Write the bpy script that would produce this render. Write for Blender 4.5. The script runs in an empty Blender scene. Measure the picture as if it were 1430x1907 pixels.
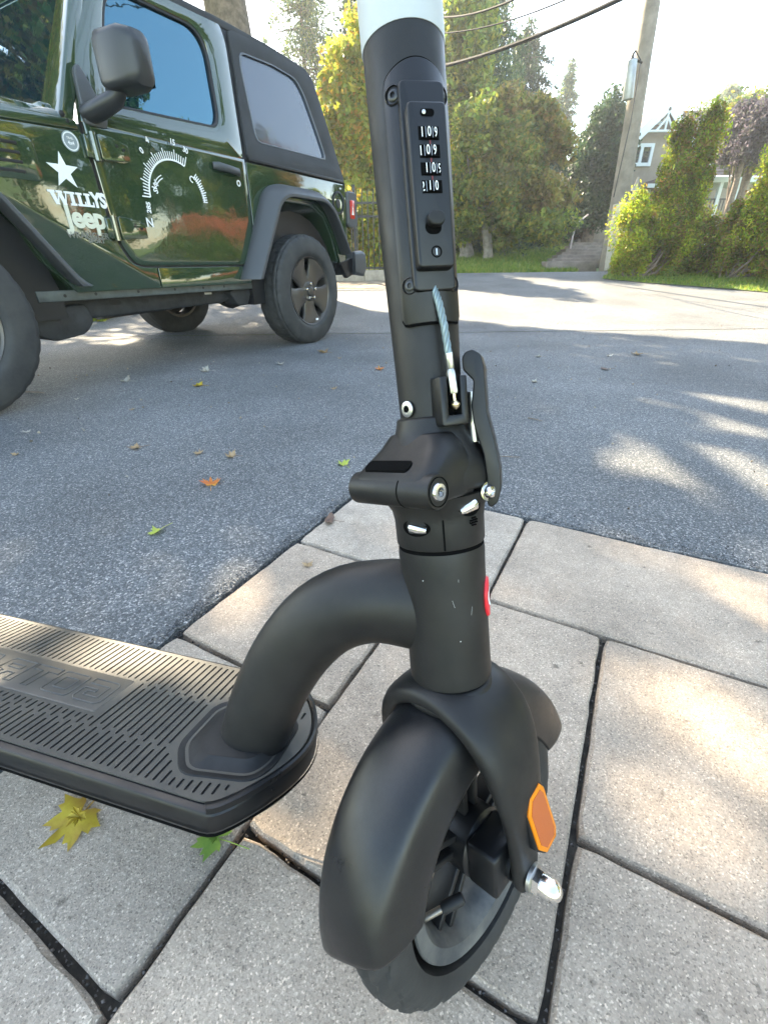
import bpy, bmesh, math, random
import numpy as np
from mathutils import Matrix, Vector
random.seed(7); RNG = np.random.default_rng(11)
sc = bpy.context.scene
COL = sc.collection
R = math.radians

# ------------------------------------------------------------------ camera, sky, sun, exposure
FPX, CX, CY, PITCH, ROLL, H = 831., 715., 953.5, R(29.1), .012, .588
cam = bpy.data.cameras.new('camera'); camo = bpy.data.objects.new('camera', cam); COL.objects.link(camo)
cf = Vector((0, math.cos(PITCH), -math.sin(PITCH))); cr = Vector((1, 0, 0)); cu = cr.cross(cf)
c_, s_ = math.cos(ROLL), math.sin(ROLL)
CR = cr*c_ - cu*s_; CU = cr*s_ + cu*c_
m = Matrix(((CR.x, CU.x, -cf.x, 0), (CR.y, CU.y, -cf.y, 0), (CR.z, CU.z, -cf.z, H), (0, 0, 0, 1)))
camo.matrix_world = m
cam.sensor_fit = 'VERTICAL'; cam.sensor_height = 24; cam.sensor_width = 18
cam.lens = 24*FPX/1907.; cam.clip_start = .01; cam.clip_end = 600
sc.camera = camo

SUN_EL, SUN_AZ = R(37), R(-30)          # azimuth from +Y, clockwise positive
SH = Vector((math.sin(SUN_AZ), math.cos(SUN_AZ)))
w = bpy.data.worlds.new('World'); sc.world = w; w.use_nodes = True
nt = w.node_tree; sky = nt.nodes.new('ShaderNodeTexSky'); sky.sky_type = 'NISHITA'; sky.sun_disc = False
sky.sun_elevation = SUN_EL; sky.sun_rotation = SUN_AZ; sky.air_density = 1.0; sky.dust_density = .6; sky.ozone_density = 1.2
bg = nt.nodes['Background']; wb = nt.nodes.new('ShaderNodeMix'); wb.data_type = 'RGBA'; wb.blend_type = 'MULTIPLY'; wb.inputs[0].default_value = 1; wb.inputs[7].default_value = (1.10, 1.0, .84, 1); nt.links.new(sky.outputs[0], wb.inputs[6]); nt.links.new(wb.outputs[2], bg.inputs[0]); bg.inputs[1].default_value = .15
sun = bpy.data.lights.new('sun', 'SUN'); sun.energy = 5.0; sun.angle = R(.53); sun.color = (1, .84, .60)
suno = bpy.data.objects.new('sun', sun); COL.objects.link(suno)
sdir = Vector((SH.x*math.cos(SUN_EL), SH.y*math.cos(SUN_EL), math.sin(SUN_EL)))
suno.rotation_euler = sdir.to_track_quat('Z', 'Y').to_euler()
sc.view_settings.view_transform = 'Standard'; sc.view_settings.look = 'None'
sc.view_settings.exposure = 2.9; sc.view_settings.gamma = 1
sc.view_settings.use_curve_mapping = False
sc.render.engine = 'CYCLES'
sc.cycles.max_bounces = 8; sc.cycles.transparent_max_bounces = 6

# ------------------------------------------------------------------ measuring helpers
def zg(Y, x=0):
    v = (Y-5.2)/.3
    return .08*.3*(math.log1p(math.exp(v)) if v < 30 else v)
def ray(px, py):
    x = (px-CX)/FPX; y = -(py-CY)/FPX
    return cf + CR*x + CU*y
def atz(px, py, z=0.):
    d = ray(px, py); t = (z-H)/d.z; return Vector((0, 0, H)) + d*t
def aty(px, py, Y):
    d = ray(px, py); return Vector((0, 0, H)) + d*(Y/d.y)
def gnd(px, py):
    lo, hi = .05, 90.; d = ray(px, py)
    for _ in range(50):
        mm = (lo+hi)/2
        if H + d.z/d.y*mm - zg(mm) > 0: lo = mm
        else: hi = mm
    return aty(px, py, lo)

# ------------------------------------------------------------------ materials
MATS = {}
def mk(name, col, rough=.5, metal=0., var=0., vscale=8., bump=0., bscale=40., coat=0., spec=.5, trans=0., col2=None, detail=4., fine=0., fscale=300., island=None, ior=1.5):
    if name in MATS: return MATS[name]
    M = bpy.data.materials.new(name); M.use_nodes = True; n = M.node_tree.nodes; l = M.node_tree.links
    b = n['Principled BSDF']
    b.inputs['Base Color'].default_value = (*col, 1); b.inputs['Roughness'].default_value = rough
    b.inputs['Metallic'].default_value = metal; b.inputs['IOR'].default_value = ior
    b.inputs['Specular IOR Level'].default_value = spec
    b.inputs['Coat Weight'].default_value = coat; b.inputs['Coat Roughness'].default_value = .02
    tc = n.new('ShaderNodeTexCoord')
    src = None
    if island:
        g = n.new('ShaderNodeNewGeometry'); rp = n.new('ShaderNodeValToRGB'); l.new(g.outputs['Random Per Island'], rp.inputs[0])
        el = rp.color_ramp.elements
        while len(el) < len(island): el.new(.5)
        for i, cc in enumerate(island): el[i].position = i/(len(island)-1); el[i].color = (*cc, 1)
        src = rp.outputs[0]
    if var > 0 or col2:
        t = n.new('ShaderNodeTexNoise'); t.inputs['Scale'].default_value = vscale; t.inputs['Detail'].default_value = detail
        t.inputs['Roughness'].default_value = .65
        l.new(tc.outputs['Object'], t.inputs['Vector'])
        rp = n.new('ShaderNodeValToRGB'); l.new(t.outputs[0], rp.inputs[0])
        a = col; c2 = col2 or tuple(min(1, x*(1+var)) for x in col)
        if not col2: a = tuple(x*(1-var) for x in col)
        rp.color_ramp.elements[0].position = .35; rp.color_ramp.elements[1].position = .65
        rp.color_ramp.elements[0].color = (*a, 1); rp.color_ramp.elements[1].color = (*c2, 1)
        src = rp.outputs[0]
    if fine > 0:
        t = n.new('ShaderNodeTexNoise'); t.inputs['Scale'].default_value = fscale; t.inputs['Detail'].default_value = 3
        l.new(tc.outputs['Object'], t.inputs['Vector'])
        mr = n.new('ShaderNodeMapRange'); mr.inputs[1].default_value = .3; mr.inputs[2].default_value = .7
        mr.inputs[3].default_value = 1-fine; mr.inputs[4].default_value = 1+fine; l.new(t.outputs[0], mr.inputs[0])
        mx = n.new('ShaderNodeVectorMath'); mx.operation = 'SCALE'
        if src: l.new(src, mx.inputs[0])
        else: mx.inputs[0].default_value = col
        l.new(mr.outputs[0], mx.inputs['Scale']); src = mx.outputs[0]
    if src: l.new(src, b.inputs['Base Color'])
    if name.startswith('black') and rough < .5:
        t = n.new('ShaderNodeTexNoise'); t.inputs['Scale'].default_value = 22; t.inputs['Detail'].default_value = 7; t.inputs['Roughness'].default_value = .7; l.new(tc.outputs['Object'], t.inputs['Vector'])
        mr = n.new('ShaderNodeMapRange'); mr.inputs[1].default_value = .3; mr.inputs[2].default_value = .72; mr.inputs[3].default_value = rough-.07; mr.inputs[4].default_value = rough+.16; l.new(t.outputs[0], mr.inputs[0]); l.new(mr.outputs[0], b.inputs['Roughness'])
    if bump > 0:
        t = n.new('ShaderNodeTexNoise'); t.inputs['Scale'].default_value = bscale; t.inputs['Detail'].default_value = 5
        l.new(tc.outputs['Object'], t.inputs['Vector'])
        bp = n.new('ShaderNodeBump'); bp.inputs['Strength'].default_value = bump; bp.inputs['Distance'].default_value = .3/bscale
        l.new(t.outputs[0], bp.inputs['Height']); l.new(bp.outputs[0], b.inputs['Normal'])
        if coat: l.new(bp.outputs[0], b.inputs['Coat Normal'])
    if trans > 0:
        tr = n.new('ShaderNodeBsdfTranslucent'); mixs = n.new('ShaderNodeMixShader'); mixs.inputs[0].default_value = trans
        if src: l.new(src, tr.inputs[0])
        else: tr.inputs[0].default_value = (*col, 1)
        out = n['Material Output']; l.new(b.outputs[0], mixs.inputs[1]); l.new(tr.outputs[0], mixs.inputs[2]); l.new(mixs.outputs[0], out.inputs[0])
    MATS[name] = M
    return M

def asphalt_mat():
    M = bpy.data.materials.new('asphalt'); M.use_nodes = True; n = M.node_tree.nodes; l = M.node_tree.links
    b = n['Principled BSDF']; b.inputs['Roughness'].default_value = .72; b.inputs['Specular IOR Level'].default_value = .35
    tc = n.new('ShaderNodeTexCoord')
    vo = n.new('ShaderNodeTexVoronoi'); vo.inputs['Scale'].default_value = 270; vo.inputs['Randomness'].default_value = 1
    l.new(tc.outputs['Object'], vo.inputs['Vector'])
    rp = n.new('ShaderNodeValToRGB'); sep = n.new('ShaderNodeSeparateColor'); l.new(vo.outputs['Color'], sep.inputs[0]); l.new(sep.outputs[0], rp.inputs[0])
    e = rp.color_ramp.elements; e[0].position = .0; e[0].color = (.090, .097, .102, 1); e[1].position = .55; e[1].color = (.165, .175, .182, 1)
    q = e.new(.86); q.color = (.26, .268, .268, 1); q = e.new(1.); q.color = (.50, .48, .455, 1)
    vo2 = n.new('ShaderNodeTexVoronoi'); vo2.inputs['Scale'].default_value = 270; vo2.feature = 'DISTANCE_TO_EDGE'
    l.new(tc.outputs['Object'], vo2.inputs['Vector'])
    mr = n.new('ShaderNodeMapRange'); mr.inputs[1].default_value = 0; mr.inputs[2].default_value = .12; mr.inputs[3].default_value = .42; mr.inputs[4].default_value = 1
    l.new(vo2.outputs['Distance'], mr.inputs[0])
    big = n.new('ShaderNodeTexNoise'); big.inputs['Scale'].default_value = 1.3; big.inputs['Detail'].default_value = 6; l.new(tc.outputs['Object'], big.inputs['Vector'])
    mb = n.new('ShaderNodeMapRange'); mb.inputs[1].default_value = .3; mb.inputs[2].default_value = .7; mb.inputs[3].default_value = .74; mb.inputs[4].default_value = 1.24
    l.new(big.outputs[0], mb.inputs[0])
    mm = n.new('ShaderNodeMath'); mm.operation = 'MULTIPLY'; l.new(mr.outputs[0], mm.inputs[0]); l.new(mb.outputs[0], mm.inputs[1])
    sc_ = n.new('ShaderNodeVectorMath'); sc_.operation = 'SCALE'; l.new(rp.outputs[0], sc_.inputs[0]); l.new(mm.outputs[0], sc_.inputs['Scale'])
    l.new(sc_.outputs[0], b.inputs['Base Color'])
    ad = n.new('ShaderNodeMath'); ad.operation = 'MULTIPLY_ADD'; l.new(mr.outputs[0], ad.inputs[0]); ad.inputs[1].default_value = 1; l.new(sep.outputs[1], ad.inputs[2])
    bp = n.new('ShaderNodeBump'); bp.inputs['Strength'].default_value = 1.; bp.inputs['Distance'].default_value = .0022
    l.new(ad.outputs[0], bp.inputs['Height']); l.new(bp.outputs[0], b.inputs['Normal'])
    return M

def paver_mat(nm, base):
    M = bpy.data.materials.new(nm); M.use_nodes = True; n = M.node_tree.nodes; l = M.node_tree.links
    b = n['Principled BSDF']; b.inputs['Roughness'].default_value = .8; b.inputs['Specular IOR Level'].default_value = .35
    tc = n.new('ShaderNodeTexCoord')
    vo = n.new('ShaderNodeTexVoronoi'); vo.inputs['Scale'].default_value = 620; l.new(tc.outputs['Object'], vo.inputs['Vector'])
    sep = n.new('ShaderNodeSeparateColor'); l.new(vo.outputs['Color'], sep.inputs[0])
    rp = n.new('ShaderNodeValToRGB'); l.new(sep.outputs[0], rp.inputs[0])
    e = rp.color_ramp.elements; B = Vector(base)
    e[0].position = 0; e[0].color = (*(B*.55), 1); e[1].position = .14; e[1].color = (*(B*.88), 1)
    q = e.new(.75); q.color = (*(B*1.08), 1); q = e.new(.93); q.color = (*(B*1.3), 1); q = e.new(1.); q.color = (*(B*1.85), 1)
    big = n.new('ShaderNodeTexNoise'); big.inputs['Scale'].default_value = 6; big.inputs['Detail'].default_value = 8; big.inputs['Roughness'].default_value = .7
    l.new(tc.outputs['Object'], big.inputs['Vector'])
    mb = n.new('ShaderNodeMapRange'); mb.inputs[1].default_value = .3; mb.inputs[2].default_value = .7; mb.inputs[3].default_value = .68; mb.inputs[4].default_value = 1.2
    l.new(big.outputs[0], mb.inputs[0])
    sc_ = n.new('ShaderNodeVectorMath'); sc_.operation = 'SCALE'; l.new(rp.outputs[0], sc_.inputs[0]); l.new(mb.outputs[0], sc_.inputs['Scale'])
    oi = n.new('ShaderNodeObjectInfo'); mo = n.new('ShaderNodeMapRange'); mo.inputs[3].default_value = .9; mo.inputs[4].default_value = 1.08
    l.new(oi.outputs['Random'], mo.inputs[0]); s2 = n.new('ShaderNodeVectorMath'); s2.operation = 'SCALE'; l.new(sc_.outputs[0], s2.inputs[0]); l.new(mo.outputs[0], s2.inputs['Scale'])
    # dark dirt specks and stains with a shape of their own
    st = n.new('ShaderNodeTexNoise'); st.inputs['Scale'].default_value = 45; st.inputs['Detail'].default_value = 2; l.new(tc.outputs['Object'], st.inputs['Vector'])
    ms = n.new('ShaderNodeMapRange'); ms.inputs[1].default_value = .22; ms.inputs[2].default_value = .32; ms.inputs[3].default_value = .45; ms.inputs[4].default_value = 1
    l.new(st.outputs[0], ms.inputs[0]); s3 = n.new('ShaderNodeVectorMath'); s3.operation = 'SCALE'; l.new(s2.outputs[0], s3.inputs[0]); l.new(ms.outputs[0], s3.inputs['Scale'])
    l.new(s3.outputs[0], b.inputs['Base Color'])
    fn = n.new('ShaderNodeTexNoise'); fn.inputs['Scale'].default_value = 260; fn.inputs['Detail'].default_value = 6; fn.inputs['Roughness'].default_value = .7; l.new(tc.outputs['Object'], fn.inputs['Vector'])
    bp = n.new('ShaderNodeBump'); bp.inputs['Strength'].default_value = .9; bp.inputs['Distance'].default_value = .0022
    l.new(fn.outputs[0], bp.inputs['Height'])
    bn = n.new('ShaderNodeTexNoise'); bn.inputs['Scale'].default_value = 18; bn.inputs['Detail'].default_value = 5; l.new(tc.outputs['Object'], bn.inputs['Vector'])
    b2 = n.new('ShaderNodeBump'); b2.inputs['Strength'].default_value = 1.; b2.inputs['Distance'].default_value = .008; l.new(bn.outputs[0], b2.inputs['Height']); l.new(bp.outputs[0], b2.inputs['Normal'])
    l.new(b2.outputs[0], b.inputs['Normal'])
    return M

# ------------------------------------------------------------------ mesh builder
def tag(o, label=None, cat=None, group=None, kind=None):
    if label: o['label'] = label
    if cat: o['category'] = cat
    if group: o['group'] = group
    if kind: o['kind'] = kind
    return o
def empty(name, loc, label=None, cat=None, group=None, rz=0., kind=None):
    o = bpy.data.objects.new(name, None); COL.objects.link(o); o.location = loc; o.rotation_euler = (0, 0, rz); o.empty_display_size = .1
    return tag(o, label, cat, group, kind)
class MB:
    def __init__(s, T=None): s.v = []; s.f = []; s.T = T
    def add(s, vs, fs):
        b = len(s.v)
        for p in vs:
            p = Vector(p)
            if s.T is not None: p = s.T(p)
            s.v.append(tuple(p))
        for f in fs: s.f.append(tuple(i+b for i in f))
        return s
    def box(s, c, d, ax=None):
        c = Vector(c); X, Y, Z = ax or (Vector((1, 0, 0)), Vector((0, 1, 0)), Vector((0, 0, 1)))
        vs = [c + X*(i*d[0]/2) + Y*(j*d[1]/2) + Z*(k*d[2]/2) for k in (-1, 1) for j in (-1, 1) for i in (-1, 1)]
        return s.add(vs, [(0, 2, 3, 1), (4, 5, 7, 6), (0, 1, 5, 4), (2, 6, 7, 3), (0, 4, 6, 2), (1, 3, 7, 5)])
    def rings(s, rs, cap=True, close=False):
        n = len(rs[0]); vs = [p for r in rs for p in r]; fs = []
        for i in range(len(rs)-(0 if close else 1)):
            j = (i+1) % len(rs)
            for k in range(n): fs.append((i*n+k, i*n+(k+1) % n, j*n+(k+1) % n, j*n+k))
        if cap and not close: fs.append(tuple(range(n))[::-1]); fs.append(tuple((len(rs)-1)*n+k for k in range(n)))
        return s.add(vs, fs)
    def tube(s, pts, r, n=12, cap=True, ell=None, up=None):
        pts = [Vector(p) for p in pts]; rs = r if isinstance(r, (list, tuple)) else [r]*len(pts)
        out = []; prev = None
        for i, p in enumerate(pts):
            t = (pts[min(i+1, len(pts)-1)]-pts[max(i-1, 0)]).normalized()
            if up is not None: u = (Vector(up)-t*Vector(up).dot(t)).normalized()
            elif prev is None:
                u = t.orthogonal().normalized()
            else: u = (prev - t*prev.dot(t)).normalized()
            prev = u; v = t.cross(u); e = ell[i] if isinstance(ell, list) else (ell or 1.)
            out.append([p + u*(math.cos(a)*rs[i]) + v*(math.sin(a)*rs[i]*e) for a in [2*math.pi*k/n for k in range(n)]])
        return s.rings(out, cap)
    def lathe(s, prof, o, ax, n=32, close=False, cap=False, x=None):
        o = Vector(o); ax = Vector(ax).normalized(); x = Vector(x).normalized() if x is not None else ax.orthogonal().normalized(); y = ax.cross(x)
        rs = [[o + ax*hh + x*(r*math.cos(a)) + y*(r*math.sin(a)) for a in [2*math.pi*k/n for k in range(n)]] for r, hh in prof]
        return s.rings(rs, cap, close)
    def prism(s, poly, fn, w0, w1):
        n = len(poly); vs = [fn(p[0], p[1], w0) for p in poly] + [fn(p[0], p[1], w1) for p in poly]
        fs = [tuple(range(n))[::-1], tuple(range(n, 2*n))] + [(i, (i+1) % n, n+(i+1) % n, n+i) for i in range(n)]
        return s.add(vs, fs)
    def build(s, name, mat, parent=None, smooth=True, bevel=0., seg=2, ang=35, off=None, sub=0):
        me = bpy.data.meshes.new(name)
        vs = s.v
        if off is not None: vs = [(p[0]-off[0], p[1]-off[1], p[2]-off[2]) for p in vs]
        me.from_pydata(vs, [], s.f)
        bm = bmesh.new(); bm.from_mesh(me)
        if len(bm.faces) < 60000: bmesh.ops.recalc_face_normals(bm, faces=bm.faces)
        if bevel > 0:
            es = [e for e in bm.edges if len(e.link_faces) == 2 and e.calc_face_angle(0) > R(ang)]
            bmesh.ops.bevel(bm, geom=es, offset=bevel, segments=seg, profile=.5, affect='EDGES', clamp_overlap=True)
        if smooth:
            for f in bm.faces: f.smooth = True
            for e in bm.edges:
                if len(e.link_faces) != 2 or e.calc_face_angle(0) > R(38 if bevel == 0 else 50): e.smooth = False
        bm.to_mesh(me); bm.free()
        ob = bpy.data.objects.new(name, me); COL.objects.link(ob); ob.parent = parent
        for mm in (mat if isinstance(mat, (list, tuple)) else [mat]): me.materials.append(mm)
        if sub:
            md = ob.modifiers.new('sub', 'SUBSURF'); md.levels = sub; md.render_levels = sub
        return ob
def superell(a, b, p=2.5, n=28, ox=0, oy=0):
    o = []
    for k in range(n):
        t = 2*math.pi*k/n; c, s2 = math.cos(t), math.sin(t)
        o.append((ox+a*math.copysign(abs(c)**(2/p), c), oy+b*math.copysign(abs(s2)**(2/p), s2)))
    return o
def rrect(x0, y0, x1, y1, r, n=5):
    o = []
    for cx, cy, a in ((x1-r, y1-r, 0), (x0+r, y1-r, 90), (x0+r, y0+r, 180), (x1-r, y0+r, 270)):
        for i in range(n+1):
            t = R(a+90*i/n); o.append((cx+r*math.cos(t), cy+r*math.sin(t)))
    return o
def fillet(poly, rad, n=5):
    out = []; N = len(poly); rad = rad if isinstance(rad, (list, tuple)) else [rad]*N
    for i in range(N):
        p0, p, p1 = Vector(poly[i-1]), Vector(poly[i]), Vector(poly[(i+1) % N]); r = rad[i]
        if r <= 0: out.append(tuple(p)); continue
        a = (p0-p); b = (p1-p); r = min(r, a.length*.49, b.length*.49); A = p+a.normalized()*r; B = p+b.normalized()*r
        for k in range(n+1):
            t = k/n; out.append(tuple(A*(1-t)**2 + p*(2*t*(1-t)) + B*t*t))
    return out
def text_mesh(txt, size, fn, name, mat, parent, off=None, depth=0., bold=0., shear=0., outline=None, sx=1., align='CENTER', space=1.):
    cu_ = bpy.data.curves.new(name, 'FONT'); cu_.body = txt; cu_.size = size; cu_.align_x = align; cu_.align_y = 'CENTER'; cu_.offset = bold; cu_.shear = shear
    cu_.resolution_u = 3; cu_.space_character = space
    if outline: cu_.fill_mode = 'NONE'; cu_.bevel_depth = outline; cu_.bevel_resolution = 1
    else: cu_.extrude = depth
    o = bpy.data.objects.new(name, cu_); COL.objects.link(o)
    dg = bpy.context.evaluated_depsgraph_get(); me = bpy.data.meshes.new_from_object(o.evaluated_get(dg)); bpy.data.objects.remove(o)
    me.name = name
    for v in me.vertices:
        p = fn(v.co.x*sx, v.co.y, v.co.z)
        v.co = p - Vector(off) if off is not None else p
    me.materials.clear(); me.materials.append(mat)
    ob = bpy.data.objects.new(name, me); COL.objects.link(ob); ob.parent = parent
    return ob
def npmesh(name, V, F, mat, parent=None, smooth=False):
    me = bpy.data.meshes.new(name); V = np.asarray(V, dtype=np.float32).reshape(-1, 3); F = np.asarray(F, dtype=np.int32)
    me.vertices.add(len(V)); me.vertices.foreach_set('co', V.ravel())
    k = F.shape[1]; me.loops.add(F.size); me.loops.foreach_set('vertex_index', F.ravel())
    me.polygons.add(len(F)); me.polygons.foreach_set('loop_start', np.arange(0, F.size, k, dtype=np.int32))
    me.polygons.foreach_set('loop_total', np.full(len(F), k, dtype=np.int32))
    me.update(calc_edges=True); me.materials.append(mat)
    ob = bpy.data.objects.new(name, me); COL.objects.link(ob); ob.parent = parent
    return ob
def leafcloud(name, P, size, mat, parent, loc, aspect=1.9, droop=0., rng=RNG, flat=0.):
    P = np.asarray(P) - np.array(loc); N = len(P)
    d = rng.normal(size=(N, 3)); d[:, 2] = d[:, 2]*(1-flat) - droop; d /= np.linalg.norm(d, axis=1)[:, None]
    e = rng.normal(size=(N, 3)); e[:, 2] *= (1-flat); e -= d*(e*d).sum(1)[:, None]; e /= np.linalg.norm(e, axis=1)[:, None]
    s2 = size*rng.uniform(.6, 1.35, N)[:, None]
    V = np.stack([P-d*s2*.5, P+e*s2*.5/aspect, P+d*s2*.5, P-e*s2*.5/aspect], 1).reshape(-1, 3)
    F = np.arange(N*4).reshape(N, 4)
    return npmesh(name, V, F, mat, parent)

# ------------------------------------------------------------------ ground, driveway, paving
M_asph = asphalt_mat()
M_dirt = mk('dirt', (.048, .041, .032), .9, var=.4, vscale=60, bump=.8, bscale=200)
M_lawn = mk('lawn_soil', (.08, .13, .025), .9, col2=(.14, .19, .04), vscale=1.6, bump=.6, bscale=30)
M_pav = [paver_mat('paver_%d' % i, c) for i, c in enumerate([(.385, .312, .240), (.41, .328, .244), (.355, .300, .240)])]
# one ground sheet to the horizon
ys = [-60, -20, -5] + [4+.4*i for i in range(8)] + [8, 10, 14, 20, 30, 45, 70, 120]
xs = [-150, -60, -20, -8, 0, 8, 20, 60, 150]
mb = MB(); V = [(x, y, zg(min(y, 30))-.05) for y in ys for x in xs]; nx = len(xs)
mb.add(V, [(j*nx+i, j*nx+i+1, (j+1)*nx+i+1, (j+1)*nx+i) for j in range(len(ys)-1) for i in range(nx-1)])
tag(mb.build('ground', M_lawn), kind='structure')

PO = Vector((-.041, 1.244)); TH = R(-28.6); E1 = Vector((math.cos(TH), math.sin(TH))); E2 = Vector((-E1.y, E1.x))
def pq(p, q, z=0): v = PO+E1*p+E2*q; return Vector((v.x, v.y, z))
rj = random.Random(3)
edge = [pq(6.5, 0)] + [pq(p, .004*rj.uniform(-1, 1)-.001) for p in np.linspace(4, .0, 190)] + [pq(.0+.0045*rj.uniform(-1, 1)-.002, q) for q in np.linspace(-.01, -2.4, 130)]
left_end = edge[-1]
poly = [Vector((7.5, 4.6, 0)), Vector((-6, 4.6, 0)), Vector((-6, left_end.y, 0))] + edge[::-1] + [Vector((9, pq(6.5, 0).y, 0)), Vector((9, 4.6, 0))]
poly = [Vector((-6, 4.6, 0)), Vector((-6, left_end.y, 0))] + edge[::-1] + [Vector((11, pq(6.5, 0).y, 0)), Vector((11, 4.6, 0))]
bm = bmesh.new(); vs = [bm.verts.new((p.x, p.y, 0)) for p in poly]; bot = [bm.verts.new((p.x, p.y, -.03)) for p in poly]
bmesh.ops.triangle_fill(bm, use_beauty=True, edges=[bm.edges.new((vs[i], vs[(i+1) % len(vs)])) for i in range(len(vs))])
for f in bm.faces:
    if f.normal.z < 0: f.normal_flip()
for i in range(2, 2+len(edge)-1): bm.faces.new((vs[i], vs[i+1], bot[i+1], bot[i]))
# the part that climbs to the street
cols = [-6, -5, -4, -3, -2, -1, 0, .3, .6, .9, 2, 3, 4, 5, 6, 8, 11]
def far(x): return 8.05 if x < .2 else min(10.25, 8.05+(x-.2)*4)
rows = [0, .02, .05, .09, .14, .2, .27, .36, .5, .65, .8, 1]
gr = [[bm.verts.new((x, 4.6+(far(x)-4.6)*r_, zg(4.6+(far(x)-4.6)*r_))) for x in cols] for r_ in rows]
for j in range(len(rows)-1):
    for i in range(len(cols)-1): bm.faces.new((gr[j][i], gr[j][i+1], gr[j+1][i+1], gr[j+1][i]))
me = bpy.data.meshes.new('driveway'); bm.to_mesh(me); bm.free(); me.materials.append(M_asph)
o = bpy.data.objects.new('driveway', me); COL.objects.link(o); tag(o, kind='structure')

pav = empty('paving', (0, 0, 0), kind='structure')
b = MB(); b.add([pq(-.015, .02, -.02), pq(-.015, -3.2, -.02), pq(4.2, -3.2, -.02), pq(4.2, .02, -.02)], [(0, 1, 2, 3)]); b.build('joint_bed', M_dirt, pav)
G = .0036
cells = [(0, -.367, .476, 0), (.476, -.367, 1.19, 0), (1.19, -.367, 1.9, 0), (1.9, -.367, 2.61, 0), (2.61, -.367, 3.3, 0),
         (0, -.72, .34, -.367), (0, -1.074, .345, -.72), (0, -1.43, .345, -1.074), (0, -1.79, .345, -1.43),
         (.34, -.905, .692, -.367), (.345, -1.44, .692, -.905), (.345, -1.8, .692, -1.44),
         (.692, -.732, 1.22, -.367), (.692, -1.09, 1.22, -.732), (.692, -1.62, 1.22, -1.09),
         (1.22, -.9, 1.6, -.367), (1.22, -1.26, 1.6, -.9), (1.22, -1.8, 1.6, -1.26), (1.6, -.72, 2.13, -.367), (1.6, -1.09, 2.13, -.72), (1.6, -1.6, 2.13, -1.09)]
for ci, (p0, q0, p1, q1) in enumerate(cells):
    rr = random.Random(ci+40)
    base = [(p0+G+(.004 if p0 == 0 else 0), q0+G), (p1-G, q0+G), (p1-G, q1-G-(.003 if q1 == 0 else 0)), (p0+G+(.004 if p0 == 0 else 0), q1-G-(.003 if q1 == 0 else 0))]
    out = []
    for i in range(4):
        a, c2 = Vector(base[i]), Vector(base[(i+1) % 4]); nn_ = Vector(((c2-a).y, -(c2-a).x)).normalized(); K = max(5, int((c2-a).length/.022))
        for k in range(K):
            t = k/K; j = rr.uniform(-.0006, .0005) - (rr.random() < .10)*rr.uniform(.0008, .0022)
            if k == 0: out.append(a + (Vector(((p0+p1)/2, (q0+q1)/2))-a).normalized()*.004)
            else: out.append(a.lerp(c2, t)+nn_*j)
    cen = Vector(((p0+p1)/2, (q0+q1)/2)); dz = rr.uniform(-.0012, .0012); tx, ty = rr.uniform(-.002, .002), rr.uniform(-.002, .002)
    def hgt(v, z): return z+dz+(v.x-cen.x)*tx+(v.y-cen.y)*ty
    n_ = len(out); inn = [v+(cen-v).normalized()*rr.uniform(.0035, .006) for v in out]
    mb = MB(); mb.rings([[pq(v.x, v.y, -.03) for v in out], [pq(v.x, v.y, hgt(v, -.0045)) for v in out], [pq(v.x, v.y, hgt(v, 0.0)) for v in inn]])
    o = mb.build('paver', M_pav[rr.choice([0, 0, 1, 2])], pav)
# grit lying in the joints and along the asphalt edge
def grit(name, pts, smin, smax, mat, zj=.002):
    N = len(pts); P = np.array(pts); s2 = RNG.uniform(smin, smax, (N, 1, 1))
    base = np.array([(1, 0, 0), (-.5, .87, 0), (-.5, -.87, 0), (0, 0, 1), (0, 0, -1.)])[None]*s2*RNG.uniform(.6, 1.3, (N, 5, 3))
    q = RNG.normal(size=(N, 3, 3)); Q = np.linalg.qr(q)[0]; base = np.einsum('nij,nkj->nki', Q, base)
    V = (base+P[:, None]).reshape(-1, 3); f = np.array([(0, 1, 3), (1, 2, 3), (2, 0, 3), (1, 0, 4), (2, 1, 4), (0, 2, 4)])
    F = (np.arange(N)[:, None, None]*5+f[None]).reshape(-1, 3)
    return npmesh(name, V, F, mat)
M_grit = mk('grit', (.2, .19, .17), .85, island=[(.03, .028, .025), (.08, .075, .065), (.12, .11, .1), (.2, .18, .16)])
gp = []
for (p0, q0, p1, q1) in cells[:18]:
    for i in range(170):
        if random.random() < .5: p = random.uniform(p0, p1); q = random.choice([q0, q1])+random.gauss(0, .0022)
        else: q = random.uniform(q0, q1); p = random.choice([p0, p1])+random.gauss(0, .0022)
        v = pq(p, q, random.uniform(-.016, -.006)); gp.append(v)
tag(grit('joint_grit', gp, .0008, .0026, M_grit), 'dark grit and crumbs caught in the paver joints', 'grit', kind='stuff')
gp = []
for i in range(5200):
    if random.random() < .62: p, q = random.uniform(0, 1.9), random.gauss(.004, .010) if random.random() < .6 else abs(random.gauss(0, .05))
    else: p, q = -abs(random.gauss(0, .014)), random.uniform(-1.2, 0)
    if p > 0 and q < -.006: continue
    v = pq(p, q, .001 if (q > .003 or p < -.004) else -.012); gp.append(v)
M_gran = mk('granules', (.12, .12, .12), .7, island=[(.045, .047, .05), (.09, .093, .096), (.13, .13, .13), (.3, .29, .27)])
tag(grit('loose_gravel', gp, .001, .0032, M_gran), 'loose crumbs of asphalt along the edge of the driveway', 'gravel', kind='stuff')

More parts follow.
